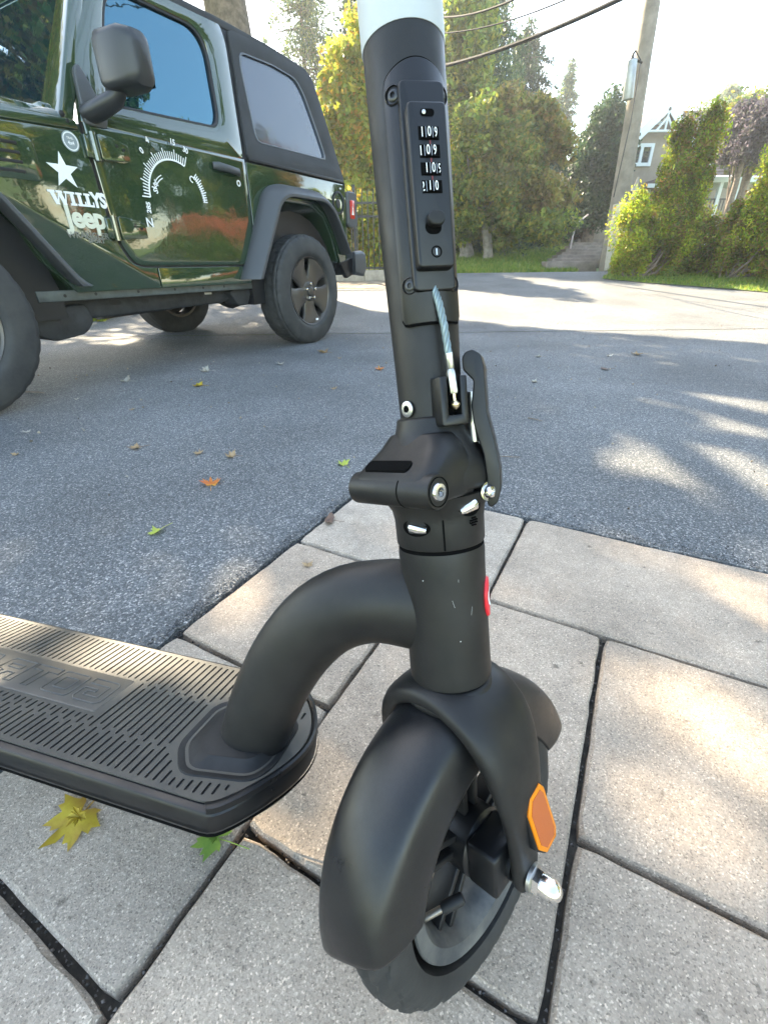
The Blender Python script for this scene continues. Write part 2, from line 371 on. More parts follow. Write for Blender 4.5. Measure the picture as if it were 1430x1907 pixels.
# lawn across the street, verge at right
M_grass = mk('grass', (.07, .13, .02), .6, island=[(.09, .17, .015), (.14, .24, .03), (.21, .30, .04), (.30, .30, .07)], trans=.5)
def field(name, outline, zoff, cell=.7, mat=M_lawn):
    bm = bmesh.new(); vs = [bm.verts.new((x, y, 0)) for x, y in outline]
    bmesh.ops.triangle_fill(bm, use_beauty=True, edges=[bm.edges.new((vs[i], vs[(i+1) % len(vs)])) for i in range(len(vs))])
    for yy in np.arange(min(y for x, y in outline), max(y for x, y in outline), cell):
        bmesh.ops.bisect_plane(bm, geom=bm.verts[:]+bm.edges[:]+bm.faces[:], plane_co=(0, yy, 0), plane_no=(0, 1, 0))
    for v in bm.verts: v.co.z = zg(v.co.y)+zoff
    for f in bm.faces:
        if f.normal.z < 0: f.normal_flip()
    me = bpy.data.meshes.new(name); bm.to_mesh(me); bm.free(); me.materials.append(mat); o = bpy.data.objects.new(name, me); COL.objects.link(o); return tag(o, kind='structure')
def inside(x, y, poly):
    c = False; n = len(poly); j = n-1
    for i in range(n):
        if (poly[i][1] > y) != (poly[j][1] > y) and x < (poly[j][0]-poly[i][0])*(y-poly[i][1])/(poly[j][1]-poly[i][1])+poly[i][0]: c = not c
        j = i
    return c
def blades(name, outline, N, hgt_, label, zoff=0., dens=None):
    x0, x1 = min(p[0] for p in outline), max(p[0] for p in outline); y0, y1 = min(p[1] for p in outline), max(p[1] for p in outline)
    P = []
    while len(P) < N:
        x, y = random.uniform(x0, x1), y0+(y1-y0)*random.random()**1.5
        if inside(x, y, outline): P.append((x, y, zg(y)+zoff))
    P = np.array(P); a = RNG.uniform(0, 6.28, N); hh = RNG.uniform(.5, 1.3, N)*hgt_; w_ = hgt_*.22
    dx = np.stack([np.cos(a), np.sin(a), 0*a], 1)*w_; tip = np.stack([RNG.normal(size=N)*hgt_*.45, RNG.normal(size=N)*hgt_*.45, hh], 1)
    V = np.stack([P-dx, P+dx, P+tip], 1).reshape(-1, 3); F = np.arange(3*N).reshape(N, 3)
    return tag(npmesh(name, V, F, M_grass), label, 'grass', kind='stuff')
left_lawn = [(.95, 10.25), (4.0, 10.3), (5.5, 15), (9.6, 23.4), (9.8, 28), (-14, 28), (-14, 10), (-6.2, 9.6), (.2, 9.6), (.6, 10.25)]
right_lawn = [(4.75, 10.45), (8, 14), (13, 23), (20, 28), (30, 28), (30, 11), (20, 10.9), (7.5, 10.9), (6.1, 11.2), (5.4, 11)]
verge = [(3.94, 9.0), (4.4, 8.4), (4.95, 7.9), (5.63, 7.15), (7, 6.2), (9, 5.6), (16, 5.2), (16, 10.7), (8, 10.65), (6.1, 10.75), (5.2, 10.9), (4.62, 10.3), (4.3, 9.6)]
field('lawn', left_lawn, -.012); field('lawn', right_lawn, -.012); field('grass_verge', verge, .012)
blades('grass', left_lawn[:5]+[(0, 28), (0, 10.25)], 42000, .075, 'sunlit mown grass of the lawn across the street', -.012)
blades('grass', [p if p[0] < 13 else (13, p[1]) for p in verge], 30000, .05, 'yellow green grass of the verge under the cedars', .012)
M_path = mk('path_stone', (.2, .17, .15), .85, var=.25, vscale=5, bump=.5, bscale=40)
pth = empty('garden_path', (0, 0, 0), kind='structure')
for i in range(9):
    t = i/8.; px = 1055+ (1108-1055)*t**.8; py = 498-(498-447)*t
    g = gnd(px, py); wd = 1.05+.05*i
    mb = MB(); pl = fillet([(g.x-wd/2-.1, g.y-.5), (g.x+wd/2-.05, g.y-.46), (g.x+wd/2+.12, g.y+.45), (g.x-wd/2+.08, g.y+.42)], .06, 3)
    mb.prism(pl, lambda u, v, z_: Vector((u, v, g.z+.02+z_)), -.12, .1); mb.build('step', M_path, pth, bevel=.015)
# kerb at the foot of the iron fence, strip of sandy ground in front of it
M_kerb = mk('kerb_stone', (.34, .30, .24), .85, var=.2, vscale=8, bump=.5, bscale=50)
kb = empty('kerb', (-2.5, 9.3, zg(9.3)), kind='structure')
for i in range(7):
    x0 = -6+.95*i; mb = MB(); mb.box((x0+.47, 9.3, zg(9.3)+.06), (.94, .16, .2)); mb.build('kerb_stone', M_kerb, kb, bevel=.012, off=kb.location)
field('sandy_strip', [(-6.4, 8.05), (.25, 8.05), (.62, 9.7), (-6.4, 9.7)], -.004, mat=mk('sand', (.26, .21, .15), .9, var=.35, vscale=4, bump=.5, bscale=60))

# ------------------------------------------------------------------ electric scooter in the foreground
SO = Vector((.069, .217, .133)); SA = Vector((-.093, .303, 1)).normalized()
_h = Vector((math.cos(R(-133.4)), math.sin(R(-133.4)), 0)); SHd = (_h-SA*_h.dot(SA)).normalized(); SN = SA.cross(SHd)
def S(hh, nn, k): return SO + SHd*hh + SN*nn + SA*k
def Sv(v): return S(v[0], v[1], v[2])
def pol(r, deg, k): return (r*math.cos(R(deg)), r*math.sin(R(deg)), k)
DD = Vector((.963, -.269, 0)).normalized(); DM = (SA-DD*SA.dot(DD)).normalized(); DN = DM.cross(DD); DQ = Vector((-.15, .33, .16))
def K(u, v, w_): return DQ + DD*u + DN*v + DM*w_
def Kv(v): return K(v[0], v[1], v[2])
SC = empty('electric_scooter', (.07, .22, 0), 'black electric kick scooter standing on the pavers, front wheel turned towards the camera', 'scooter')
so = SC.location
M_blk = mk('black_matte_metal', (.0060, .0060, .0062), .44, col2=(.0125, .0115, .0105), vscale=16, bump=.05, bscale=900, spec=.36, fine=.1, fscale=60)
M_blk2 = mk('black_satin_plastic', (.006, .0062, .007), .33, bump=.03, bscale=500, spec=.36)
M_fend = mk('black_fender_plastic', (.0045, .0050, .0065), .33, col2=(.010, .0095, .009), vscale=11, fine=.2, bump=.06, bscale=700, spec=.42)
M_dark = mk('black_recess', (.003, .003, .003), .9, spec=.05)
M_rub = mk('black_rubber', (.011, .011, .011), .62, var=.35, vscale=25, bump=.15, bscale=300, spec=.35)
M_tyre = mk('tyre_rubber', (.012, .012, .012), .7, col2=(.026, .025, .023), vscale=14, bump=.2, bscale=250)
M_chr = mk('chrome', (.75, .74, .72), .18, metal=1.)
M_stl = mk('brushed_steel', (.5, .5, .48), .34, metal=1., bump=.05, bscale=400)
M_brs = mk('brass', (.72, .62, .42), .28, metal=1.)
M_wht = mk('white_gloss', (.72, .73, .72), .3)
M_dig = mk('white_print', (.75, .76, .76), .6)
M_red = mk('red_enamel', (.65, .02, .03), .35)
M_alu = mk('cast_rim_grey', (.06, .064, .068), .5, metal=.3, col2=(.14, .14, .13), vscale=30, bump=.1, bscale=200)
def sp(name, mb, mat, **kw): return mb.build(name, mat, kw.pop('parent', SC), off=kw.pop('off', so), **kw)
def SB(): return MB(Sv)
def KB(): return MB(Kv)
AX = (0, 0, 1)
# stem
b = SB(); b.lathe([(.0226, .366), (.0228, .372), (.0238, .42), (.0252, .48), (.0257, .52), (.0258, 0.6000)], (0, 0, 0), AX, 48, cap=True); sp('stem', b, M_blk)
b = SB(); b.lathe([(.0262, 0.6000), (.0265, .6015), (.0265, .76), (.0258, .764)], (0, 0, 0), AX, 48, cap=True); o = sp('stem_sleeve', b, mk('white_satin', (.40, .42, .425), .5)); o['label'] = 'white upper sleeve of the stem'
# lock plate wrapped round the stem: 8 to 100 degrees
def wrapplate(r, a0, a1, k0, k1, th, arch=0., n=26, rc=6.):
    rs = []
    for i in range(n+1):
        t = i/n; a = a0+(a1-a0)*t; e = min(a-a0, a1-a)
        cut = .004*max(0, 1-e/rc)**2; top = k1+arch*(1-(2*t-1)**2)-cut; bo = k0+cut
        rs.append([Vector(pol(r-.001, a, bo)), Vector(pol(r+th, a, bo)), Vector(pol(r+th, a, top)), Vector(pol(r-.001, a, top))])
    return rs
b = SB(); b.rings(wrapplate(.0262, 6.6, 103.4, .4322, .5722, .0001, .009)); sp('plate_seam', b, M_dark, smooth=False)
b = SB(); b.rings(wrapplate(.0262, 8, 102, .4335, .571, .0012, .009)); pl = sp('lock_plate', b, M_blk2, bevel=.0004, seg=2)
LA = 57.; LR = Vector((math.cos(R(LA)), math.sin(R(LA)), 0)); LT = Vector((-math.sin(R(LA)), math.cos(R(LA)), 0))
def L(x, y, z): return Sv(LR*z + LT*x + Vector((0, 0, y)))     # x to the right, y up the stem, z outwards
def Lb(): return MB(lambda v: L(v[0], v[1], v[2]))
# a shoulder on the plate, then the lock body
b = Lb(); b.prism(fillet([(-.0135, .452), (.0145, .452), (.0145, .568), (-.0135, .568)], .004, 4), lambda u, v, z_: Vector((u, v, z_)), .012, .0285); sp('lock_shoulder', b, M_blk2, bevel=.0012)
b = Lb(); b.prism(fillet([(-.0118, .4635), (.0118, .4635), (.0118, .5525), (-.0118, .5525)], .003, 4), lambda u, v, z_: Vector((u, v, z_)), .02, .0365); LK = sp('lock_body', b, M_blk2, bevel=.0013)
# digit wheels
for i, (yk, txt, sh_) in enumerate([(.5358, '109', 0.), (.5265, '109', -.0014), (.5172, '109', .0012), (.5078, '210', -.0017)]):
    b = Lb(); b.box((0, yk, .0362), (.0125, .0068, .0012)); sp('digit_slot', b, M_dark, parent=SC, smooth=False)
    prof = []
    b = Lb()
    rsx = []
    for k in range(9):
        a = -58+116*k/8; x = .0062*math.sin(R(a))/math.sin(R(58)); z = .0364+.0016*(math.cos(R(a))-math.cos(R(58)))/(1-math.cos(R(58)))
        rsx.append((x, z))
    b.rings([[Vector((x, yk-.0029, .035)), Vector((x, yk-.0029, z)), Vector((x, yk+.0029, z)), Vector((x, yk+.0029, .035))] for x, z in rsx]); dw = sp('digit_wheel', b, M_dark, smooth=False)
    for j, ch in enumerate(txt):
        x0 = (j-1)*.0042+sh_
        def fn(x, y, z, x0=x0, yk=yk):
            X = x0+x; X = max(-.006, min(.006, X)); zz = .0364+.0016*max(0, 1-(X/.0062)**2)**.9+.00016; return L(X, yk+y, zz)
        text_mesh(ch, .0074, fn, 'digit', M_dig, dw, off=so, sx=.62, bold=.0)
    for sx_ in (-.0021+sh_, .0021+sh_):
        zz = .0364+.0016*max(0, 1-(sx_/.0062)**2); b = Lb(); b.box((sx_, yk, zz), (.00022, .0056, .0004)); sp('divider', b, M_stl, parent=dw)
for i in range(3):
    b = Lb(); b.box((.0005, .5311-.0093*i, .0366), (.0009, .0022, .0004)); sp('index_mark', b, mk('dull_red', (.12, .015, .015), .5), parent=LK)
b = Lb(); b.prism(rrect(-.0042, .5445, .0042, .5482, .0017, 4), lambda u, v, z_: Vector((u, v, z_)), .0362, .0368); sp('reset_slot', b, M_dark, parent=LK, smooth=False)
b = Lb(); b.lathe([(.0012, .0364), (.0012, .0372), (.0006, .0376)], (-.0022, .5464, 0), (0, 0, 1), 12, cap=True); sp('reset_pin', b, M_stl, parent=LK)
b = Lb(); b.prism([(x*1.0, y) for x, y in rrect(-.0052, .4845, .0052, .4925, .0039, 6)], lambda u, v, z_: Vector((u, v+.001, z_)), .036, .0420); sp('lock_slider', b, M_rub, parent=LK, bevel=.001, seg=3)
b = Lb(); b.prism(rrect(-.0062, .482, .0042, .490, .0039, 6), lambda u, v, z_: Vector((u, v, z_)), .0362, .0367); sp('slider_slot', b, M_dark, parent=LK, smooth=False)
b = Lb(); b.lathe([(.0034, .0364), (.0034, .0369), (.0027, .0369), (.0027, .0362), (.0001, .0362)], (0, .4722, 0), (0, 0, 1), 20); sp('keyhole', b, M_dark, parent=LK)
b = Lb(); b.box((0, .4722, .0364), (.0008, .0036, .0006)); sp('key_slot', b, M_stl, parent=LK)
def screw(angle, k, r, rad=.0265, mat=M_blk, recess=True):
    c = Vector(pol(rad, angle, k)); ax = Vector((math.cos(R(angle)), math.sin(R(angle)), 0))
    b = SB()
    if recess: b.lathe([(r*1.55, -.0005), (r*1.62, .0012), (r*1.45, .0017), (r*1.35, .001), (r*1.3, -.0002), (0.0001, -.0002)], c, ax, 24)
    else: b.lathe([(r*1.05, 0), (r*1.05, .0003), (0.0001, .0003)], c, ax, 20)
    cup = sp('screw_recess', b, M_blk2)
    b = SB(); b.lathe([(r, 0), (r, .0012), (r*.75, .0018), (r*.48, .0018), (r*.48, .0004), (.0001, .0004)], c, ax, 24); sp('screw', b, mat, parent=cup)
for a_, k_ in ((22, .563), (89, .5635), (24, .457), (89, .457)): screw(a_, k_, .0033, mat=mk('dark_screw', (.06, .06, .06), .35, metal=.8))
screw(-3, .3795, .0056, .0236, mat=M_stl, recess=False)
b = SB(); b.lathe([(.0024, .0015), (.0024, .002), (.0001, .002)], Vector(pol(.0236, -3, .3795)), (math.cos(R(-3)), math.sin(R(-3)), 0), 6); sp('hex_socket', b, M_dark)
# steel cable, ferrule, plug and holder
cab = [Vector(pol(.0262, 57, .4545)), Vector(pol(.0292, 60, .445)), Vector(pol(.0308, 64, .43)), Vector(pol(.0312, 67, .412))]
b = SB(); b.tube(cab, .0022, 12); cb = sp('lock_cable', b, mk('clear_sleeve_cable', (.11, .15, .16), .32, coat=.5, spec=.4))
pts = []
for st in range(5):
    q = []
    for i in range(41):
        t = i/40*3; j = min(2, int(t)); p = cab[j].lerp(cab[j+1], t-j); a = i*.30+st*2*math.pi/5
        dirn = (cab[j+1]-cab[j]).normalized(); u = dirn.orthogonal().normalized(); v = dirn.cross(u); q.append(p+u*(.0018*math.cos(a))+v*(.0018*math.sin(a)))
    b = SB(); b.tube(q, .00078, 6); sp('strand', b, mk('strand_steel', (.20, .26, .28), .4, metal=.6), parent=cb)
fa, fb_ = Vector(pol(.0312, 67, .413)), Vector(pol(.0318, 70.3, .383)); fd = (fb_-fa)
b = SB(); b.lathe([(.0023, 0), (.0027, .0004), (.0027, .010), (.0023, .0105), (.0029, .012), (.0031, .0135), (.0031, .0255), (.0027, .0265)], fa, fd, 8, cap=True); sp('ferrule', b, M_stl)
b = SB(); b.lathe([(.0014, .0265), (.0014, .031), (.0022, .0318), (.0034, .0332), (.0034, .0342), (.0022, .0362), (.0012, .037)], fa, fd, 20, cap=True); sp('lock_plug', b, M_brs)
HA = 69.; HRv = Vector((math.cos(R(HA)), math.sin(R(HA)), 0)); HT = Vector((-math.sin(R(HA)), math.cos(R(HA)), 0))
def HB(): return MB(lambda v: Sv(HRv*v[2]+HT*v[0]+Vector((0, 0, v[1]))))
b = HB()
U = [(-.0105, .3655), (.0105, .3655), (.0105, .398), (.0052, .398), (.0052, .3725), (-.0052, .3725), (-.0052, .398), (-.0105, .398)]
b.prism(fillet(U, [.002, .002, .001, .001, .001, .001, .001, .001], 3), lambda u, v, z_: Vector((u, v, z_)), .018, .0335); sp('plug_holder', b, M_blk2, bevel=.0008)
b = HB(); b.box((0, .385, .0235), (.011, .026, .005)); sp('holder_back', b, M_dark)

# folding clamp
def ringk(a0, a1, b0, b1, k, p=2.3, n=36, slant=0.):
    o = []
    for i in range(n):
        t = 2*math.pi*i/n; c, s2 = math.cos(t), math.sin(t); ra = (a1 if c > 0 else a0); rb = (b1 if s2 > 0 else b0)
        hh = ra*math.copysign(abs(c)**(2/p), c); o.append(Vector((hh, rb*math.copysign(abs(s2)**(2/p), s2), k-slant*hh)))
    return o
b = SB(); b.rings([ringk(.0245, .0245, .0245, .0245, .3735, 2), ringk(.0262, .0262, .026, .026, .3725, 2), ringk(.0268, .0268, .0266, .0266, .366, 2), ringk(.029, .030, .0285, .0295, .358, 2.05),
    ringk(.033, .037, .0325, .034, .349, 2.15), ringk(.0365, .044, .0365, .038, .3415, 2.3), ringk(.039, .048, .0385, .040, .335, 2.4), ringk(.0395, .049, .039, .0405, .328, 2.4), ringk(.0395, .046, .039, .040, .322, 2.4), ringk(.0385, .040, .038, .0385, .3185, 2.4)])
CLm = sp('clamp_body', b, M_blk, sub=1)
b = SB(); b.lathe([(.0102, -.0355), (.0119, -.0335), (.0119, .0385), (.0112, .0402)], (.0475, 0, .3265), (0, 1, 0), 32, cap=True); BR = sp('hinge_barrel', b, M_blk)
b = SB(); b.rings([[Vector((x, y, k)) for x, y in rrect(x0, y0, x1, y1, r_, 4)] for k, x0, y0, x1, y1, r_ in ((.318, .0, -.033, .056, .038, .008), (.328, .0, -.0335, .0585, .0385, .008), (.336, .0, -.033, .056, .0385, .010), (.344, .0, -.031, .046, .037, .012), (.352, .0, -.028, .035, .033, .012), (.362, .0, -.025, .026, .026, .012))]); sp('clamp_yoke', b, M_blk, parent=CLm, bevel=.002)
b = SB(); b.prism(rrect(-.023, -.0030, .019, .0030, .0028, 4), lambda u, v, z_: Vector((.0485+v*1.3, u, .3425+z_-v*.9)), -.004, .0008); sp('clamp_slot', b, M_dark, parent=CLm, smooth=False)
b = SB(); b.lathe([(.0121, -.0005), (.0121, .0005), (.0118, .0006)], (.0475, .0145, .3265), (0, 1, 0), 32); sp('barrel_seam', b, M_dark, parent=BR)
b = SB(); b.lathe([(.0098, .0385), (.0098, .0406), (.0092, .0407), (.0090, .0388), (.0001, .0388)], (.0475, 0, .3265), (0, 1, 0), 28); sp('pin_recess', b, M_dark, parent=BR)
b = SB(); b.lathe([(.0064, .0385), (.0064, .0405), (.0054, .0419), (.0032, .0420), (.0030, .0402), (.0001, .0402)], (.0475, 0, .3265), (0, 1, 0), 28); sp('hinge_pin', b, M_chr, parent=BR)
b = SB(); b.rings([ringk(.0388, .044, .0383, .0392, .3186, 2.4), ringk(.0384, .0435, .038, .0388, .3172, 2.4)]); sp('clamp_seam', b, M_dark)
b = SB(); b.rings([ringk(.0385, .043, .0381, .0389, .3172, 2.35), ringk(.0372, .0405, .037, .0375, .312, 2.2), ringk(.0352, .036, .035, .0352, .3045, 2.05), ringk(.0345, .0345, .0345, .0345, .297, 2), ringk(.0343, .0343, .0343, .0343, .279, 2), ringk(.0336, .0336, .0336, .0336, .2775, 2)]); LC = sp('clamp_base', b, M_blk)
b = SB(); b.lathe([(.0325, .2775), (.0325, .2735)], (0, 0, 0), AX, 40, cap=True); sp('head_gap', b, M_dark)
b = SB(); 
for k0, k1, a_ in ((.2785, .3085, 43.5),):
    b.box(Vector(pol(.0345, a_, (k0+k1)/2)), (.0014, .0012, k1-k0), (Vector((math.cos(R(a_)), math.sin(R(a_)), 0)), Vector((-math.sin(R(a_)), math.cos(R(a_)), 0)), Vector((0, 0, 1))))
sp('clamp_split', b, M_dark, parent=LC)
def pocket(ang, k, wdt, hgt, rad, pinlen, flip, tilt=0.):
    er = Vector((math.cos(R(ang)), math.sin(R(ang)), 0)); et = Vector((-math.sin(R(ang)), math.cos(R(ang)), 0)); ez = Vector((0, 0, 1))
    b = SB(); rs = []
    for i in range(25):
        t = 2*math.pi*i/24; rs.append((wdt*math.cos(t), hgt*math.sin(t)))
    pts2 = []
    for (x, y) in rs[:-1]:
        aa = ang+math.degrees(x/rad); pts2.append(Vector(pol(rad+.0006, aa, k+y)))
    b.add(pts2+[Vector(pol(rad-.0015, ang, k))], [(i, (i+1) % 24, 24) for i in range(24)]); pk = sp('pin_pocket', b, M_dark, parent=LC, smooth=False)
    d_ = (et*(1 if flip else -1)+ez*tilt).normalized(); c = er*(rad-.0006)+ez*k-d_*(pinlen*.3)
    b = SB(); b.lathe([(.0047, 0), (.0048, .0004), (.0036, pinlen*.78), (.0034, pinlen*.8), (.0026, pinlen), (.0022, pinlen*1.04)], c, d_, 24, cap=True); sp('clamp_pin', b, M_chr, parent=LC)
pocket(9.5, .2955, .0115, .0062, .0346, .0125, True, -.12)
pocket(78, .3085, .0105, .0072, .036, .0135, False, -.25)
b = SB()
for i in range(5):
    for j in range(4):
        x = (i-2)*.0016; y = (j-1.5)*.0018
        if x*x+y*y > .0034**2*1.2: continue
        c = Vector(pol(.0352, 84+math.degrees(x/.035), .2965+y)); b.lathe([(.0006, -.001), (.0006, .0004)], c, (math.cos(R(84)), math.sin(R(84)), 0), 8, cap=True)
sp('vent_holes', b, M_dark, parent=LC)
# quick release lever
LV = 118.
lr = Vector((math.cos(R(LV)), math.sin(R(LV)), 0)); lt = Vector((-math.sin(R(LV)), math.cos(R(LV)), 0))
prof = [(.0265, .410), (.029, .4135), (.034, .4145), (.039, .411), (.041, .403), (.0412, .388), (.0415, .372), (.0455, .353), (.0485, .333), (.0485, .318), (.046, .308), (.041, .304), (.0385, .307), (.039, .325), (.0375, .343), (.0335, .358), (.0318, .366), (.031, .378), (.0325, .386), (.0335, .394), (.030, .398), (.0268, .402)]
b = MB(lambda v: Sv(lr*v[0]+lt*v[2]+Vector((0, 0, v[1])))); b.prism(fillet(prof, .0015, 2), lambda u, v, z_: Vector((u, v, z_)), -.013, .011); sp('release_lever', b, M_blk2, bevel=.0018, seg=3)
b = SB(); b.lathe([(.0038, 0), (.0040, .001), (.0040, .035)], Vector(pol(.0318, 108, .352)), (0, 0, 1), 16, cap=True); sp('lever_rod', b, M_stl)
b = SB(); c0 = Vector(pol(.0405, 101, .3165)); cdx = Vector((math.cos(R(78)), math.sin(R(78)), 0)); b.lathe([(.0068, -.006), (.0070, .0), (.0070, .0012), (.0052, .0014), (.0052, .003), (.004, .0052), (.0022, .0056), (.002, .004), (.0001, .004)], c0, cdx, 28); sp('lever_bolt', b, M_chr)

# head tube, gooseneck, badge
def neck_path():
    P2 = [(.212, .175), (.160, .1745), (.126, .1655), (.098, .146), (.0745, .116), (.057, .084), (.043, .050), (.032, .015), (.026, -.012)]
    out = []
    for i in range(len(P2)-1):
        p0 = P2[max(i-1, 0)]; p1 = P2[i]; p2 = P2[i+1]; p3 = P2[min(i+2, len(P2)-1)]
        for t in (0, .33, .66):
            out.append(tuple(.5*((2*p1[j])+(-p0[j]+p2[j])*t+(2*p0[j]-5*p1[j]+4*p2[j]-p3[j])*t*t+(-p0[j]+3*p1[j]-3*p2[j]+p3[j])*t**3) for j in (0, 1)))
    return out+[P2[-1]]
NP = neck_path(); NV = -.0413
b = KB(); N_ = len(NP); b.tube([Vector((u, NV, w_)) for u, w_ in NP], [.0362-.0015*i/N_+(.0045*max(0, 1-i/4)) for i in range(N_)], 40, ell=[.80 if i > 5 else .80-.03*(5-i) for i in range(N_)], up=(-1, 0, 1)); sp('gooseneck', b, M_blk)
b = SB(); b.lathe([(.0322, .2735), (.0334, .2745), (.0338, .2700), (.0333, .255), (.0333, .185), (.0336, .170), (.0334, .1635), (.0322, .1622)], (0, 0, 0), AX, 64, cap=True); sp('head_tube', b, M_blk)
BA = 119.5
b = SB(); rsb = []
for i in range(13):
    a = BA-17+34*i/12; e = math.sqrt(max(0, 1-((i-6)/6.3)**2)); rsb.append([Vector(pol(.0330, a, .2300-.017*e)), Vector(pol(.0352, a, .2300-.0155*e)), Vector(pol(.0352, a, .2300+.0155*e)), Vector(pol(.0330, a, .2300+.017*e))])
b.rings(rsb); BG = sp('head_badge', b, M_red, bevel=.0004); BG['label'] = 'red oval badge on the front of the head tube'
text_mesh('G', .022, lambda x, y, z: Sv(pol(.03545, BA+math.degrees(x/.035), .2300+y)), 'badge_letter', M_dig, BG, off=so, bold=.0005)
for (a_, k_, s2) in ((12, .255, .0005), (55, .206, .0006)):
    b = SB(); b.lathe([(s2, 0), (s2*.7, .0002)], Vector(pol(.0334, a_, k_)), (math.cos(R(a_)), math.sin(R(a_)), 0), 6, cap=True); sp('paint_chip', b, mk('chip', (.5, .5, .5), .7))

# fork: an arch over the wheel
arch = [(-.0595, -.019, .0125, .0065), (-.060, -.002, .0150, .0072), (-.0605, .03, .0175, .0075), (-.061, .06, .0235, .0085), (-.0585, .09, .0300, .0098), (-.0525, .117, .0355, .0115), (-.042, .137, .0385, .0125), (-.026, .149, .0400, .0125), (-.010, .1545, .0400, .0125)]
arch = arch + [(-n_, k_, w_, t_) for (n_, k_, w_, t_) in arch[::-1]]
b = SB(); rs = []
for i, (n_, k_, w_, t_) in enumerate(arch):
    a0 = arch[max(i-1, 0)]; a1 = arch[min(i+1, len(arch)-1)]; tn = Vector((0, a1[0]-a0[0], a1[1]-a0[1])).normalized(); nr = Vector((1, 0, 0)).cross(tn).normalized()
    ox = -.003*max(0, (.1-k_)/.1)
    rs.append([Vector((x+ox, n_, k_))+nr*y for x, y in superell(w_, t_, 2.7, 28)])
b.rings(rs); FK = sp('fork', b, M_blk, sub=1)
b = SB(); b.rings([[Vector((x, y, .1405)) for x, y in superell(.0400, .0440, 2.2, 40)], [Vector((x, y, .1475)) for x, y in superell(.0388, .0410, 2.15, 40)], [Vector((x, y, .154)) for x, y in superell(.0352, .0365, 2.05, 40)], [Vector((x, y, .159)) for x, y in superell(.0334, .0340, 2, 40)], [Vector((x, y, .1625)) for x, y in superell(.0326, .0326, 2, 40)]])
sp('fork_crown', b, M_blk, parent=FK, sub=1)
b = SB(); b.lathe([(.0016, 0), (.0001, .0003)], Vector((.0368, -.003, .1512)), (1, -.1, .25), 12); sp('drain_hole', b, M_dark, parent=FK)

# scuffed paint on the fork blade, scratches on clamp and neck
rs4 = random.Random(5)
for i in range(3):
    a_, k_ = rs4.uniform(-5, 80), rs4.uniform(.175, .262); L3 = rs4.uniform(.002, .007); b = SB(); b.tube([Vector(pol(.03335, a_, k_)), Vector(pol(.03335, a_+rs4.uniform(-3, 3), k_-L3))], .00009, 4); sp('scratch', b, MATS['chip'])
# fender
def WH(b_=None): return SB()
def wheelpt(r, deg, n_, c=(0, 0, 0)): return Vector((c[0]+r*math.cos(R(deg)), n_, c[2]+r*math.sin(R(deg))))
WC = (-.001, 0, -.001)
sec = [(-.0365, .112), (-.0372, .131), (-.0345, .1395), (-.025, .1455), (-.010, .1485), (.008, .1485), (.020, .1465), (.0300, .1415), (.0335, .136), (.0375, .118), (.0372, .0985)]
ins = [(.0355, .0985), (.0355, .118), (.0315, .134), (.028, .1392), (.018, .144), (.007, .146), (-.010, .146), (-.024, .143), (-.0328, .1375), (-.0352, .130), (-.0348, .112)]
b = SB(); rs = []
for i in range(57):
    a = 4+ (163-4)*i/56
    ring = []
    for (n_, r) in sec+ins:
        low = max(0, (.128-r)/.032)                      # the skirt is cut back towards the ends
        aa = a + (5*low if i < 5 else 0)*(1-i/5.) + (9*(n_/.036)-4*(n_/.036)**2)*max(0, 1-i/9.) - (10*low if i > 51 else 0)*((i-51)/5.)
        ring.append(wheelpt(r, aa, n_*(1+.10*max(0, (a-120)/40)), WC))
    rs.append(ring)
b.rings(rs, cap=True); FD = sp('fender', b, M_fend, sub=1)
# tyre with wavy circumferential grooves
TR, TW = .1330, .0270
prof = []
for i in range(33):
    t = -1+2*i/32; ang = t*R(118); n_ = TW*math.sin(ang)*1.0; r = (TR-.0235)+.0235*math.cos(ang)
    prof.append((n_, r))
b = SB(); rs = []; NSEG = 180
for k in range(NSEG):
    a = 360*k/NSEG; ring = []
    for i, (n_, r) in enumerate(prof):
        g = 0.; x = n_/TW
        for gx in (-.72, -.26, .26, .72):
            d = abs(x-gx-.055*math.sin(R(a*20+gx*90)))
            if r > .104 and d < .085: g = .0034
        if r > .112 and abs(x) > .80 and (k % 5) in (0,): g = .0016
        if r > .117 and .30 < abs(x) < .66 and (k % 5) == (0 if x > 0 else 3): g = .0015
        ring.append(wheelpt(r-g, a, n_, WC))
    rs.append(ring)
b.rings(rs, cap=False, close=True); TY = sp('front_tyre', b, M_tyre)
RM = SB(); y = (0, 1, 0); wc = Vector(WC)
RM.lathe([(.0895, -.0215), (.0925, -.0225), (.0935, -.0205), (.0885, -.018), (.080, -.016), (.0770, -.008), (.0765, 0), (.0770, .008), (.080, .016), (.0885, .018), (.0935, .0205), (.0925, .0225), (.0895, .0215), (.0815, .0205), (.0765, .014), (.0735, 0), (.0765, -.014), (.0815, -.0205)], wc, y, 64, close=True)
RIM = sp('front_rim', RM, M_alu)
for i in range(5):
    a = 72*i+20
    for sd in (-5, 5):
        b = SB(); p0 = wheelpt(.026, a+sd*3, 0, WC); p1 = wheelpt(.077, a+sd*1.4, 0, WC); dr = (p1-p0).normalized(); b.box((p0+p1)/2, ((p1-p0).length, .020, .006), (dr, Vector((0, 1, 0)), dr.cross(Vector((0, 1, 0))))); sp('spoke', b, M_blk, parent=RIM, bevel=.0012)
b = SB(); b.lathe([(.026, -.026), (.029, -.024), (.029, .020), (.0265, .0225), (.022, .0235), (.022, .042), (.020, .044), (.012, .0445), (.012, .0535)], wc, y, 40, cap=True); HB_ = sp('hub', b, M_blk2)
b = SB(); b.box(wc+Vector((.004, .036, .004)), (.044, .028, .040)); sp('hub_housing', b, M_blk2, bevel=.003, parent=HB_)
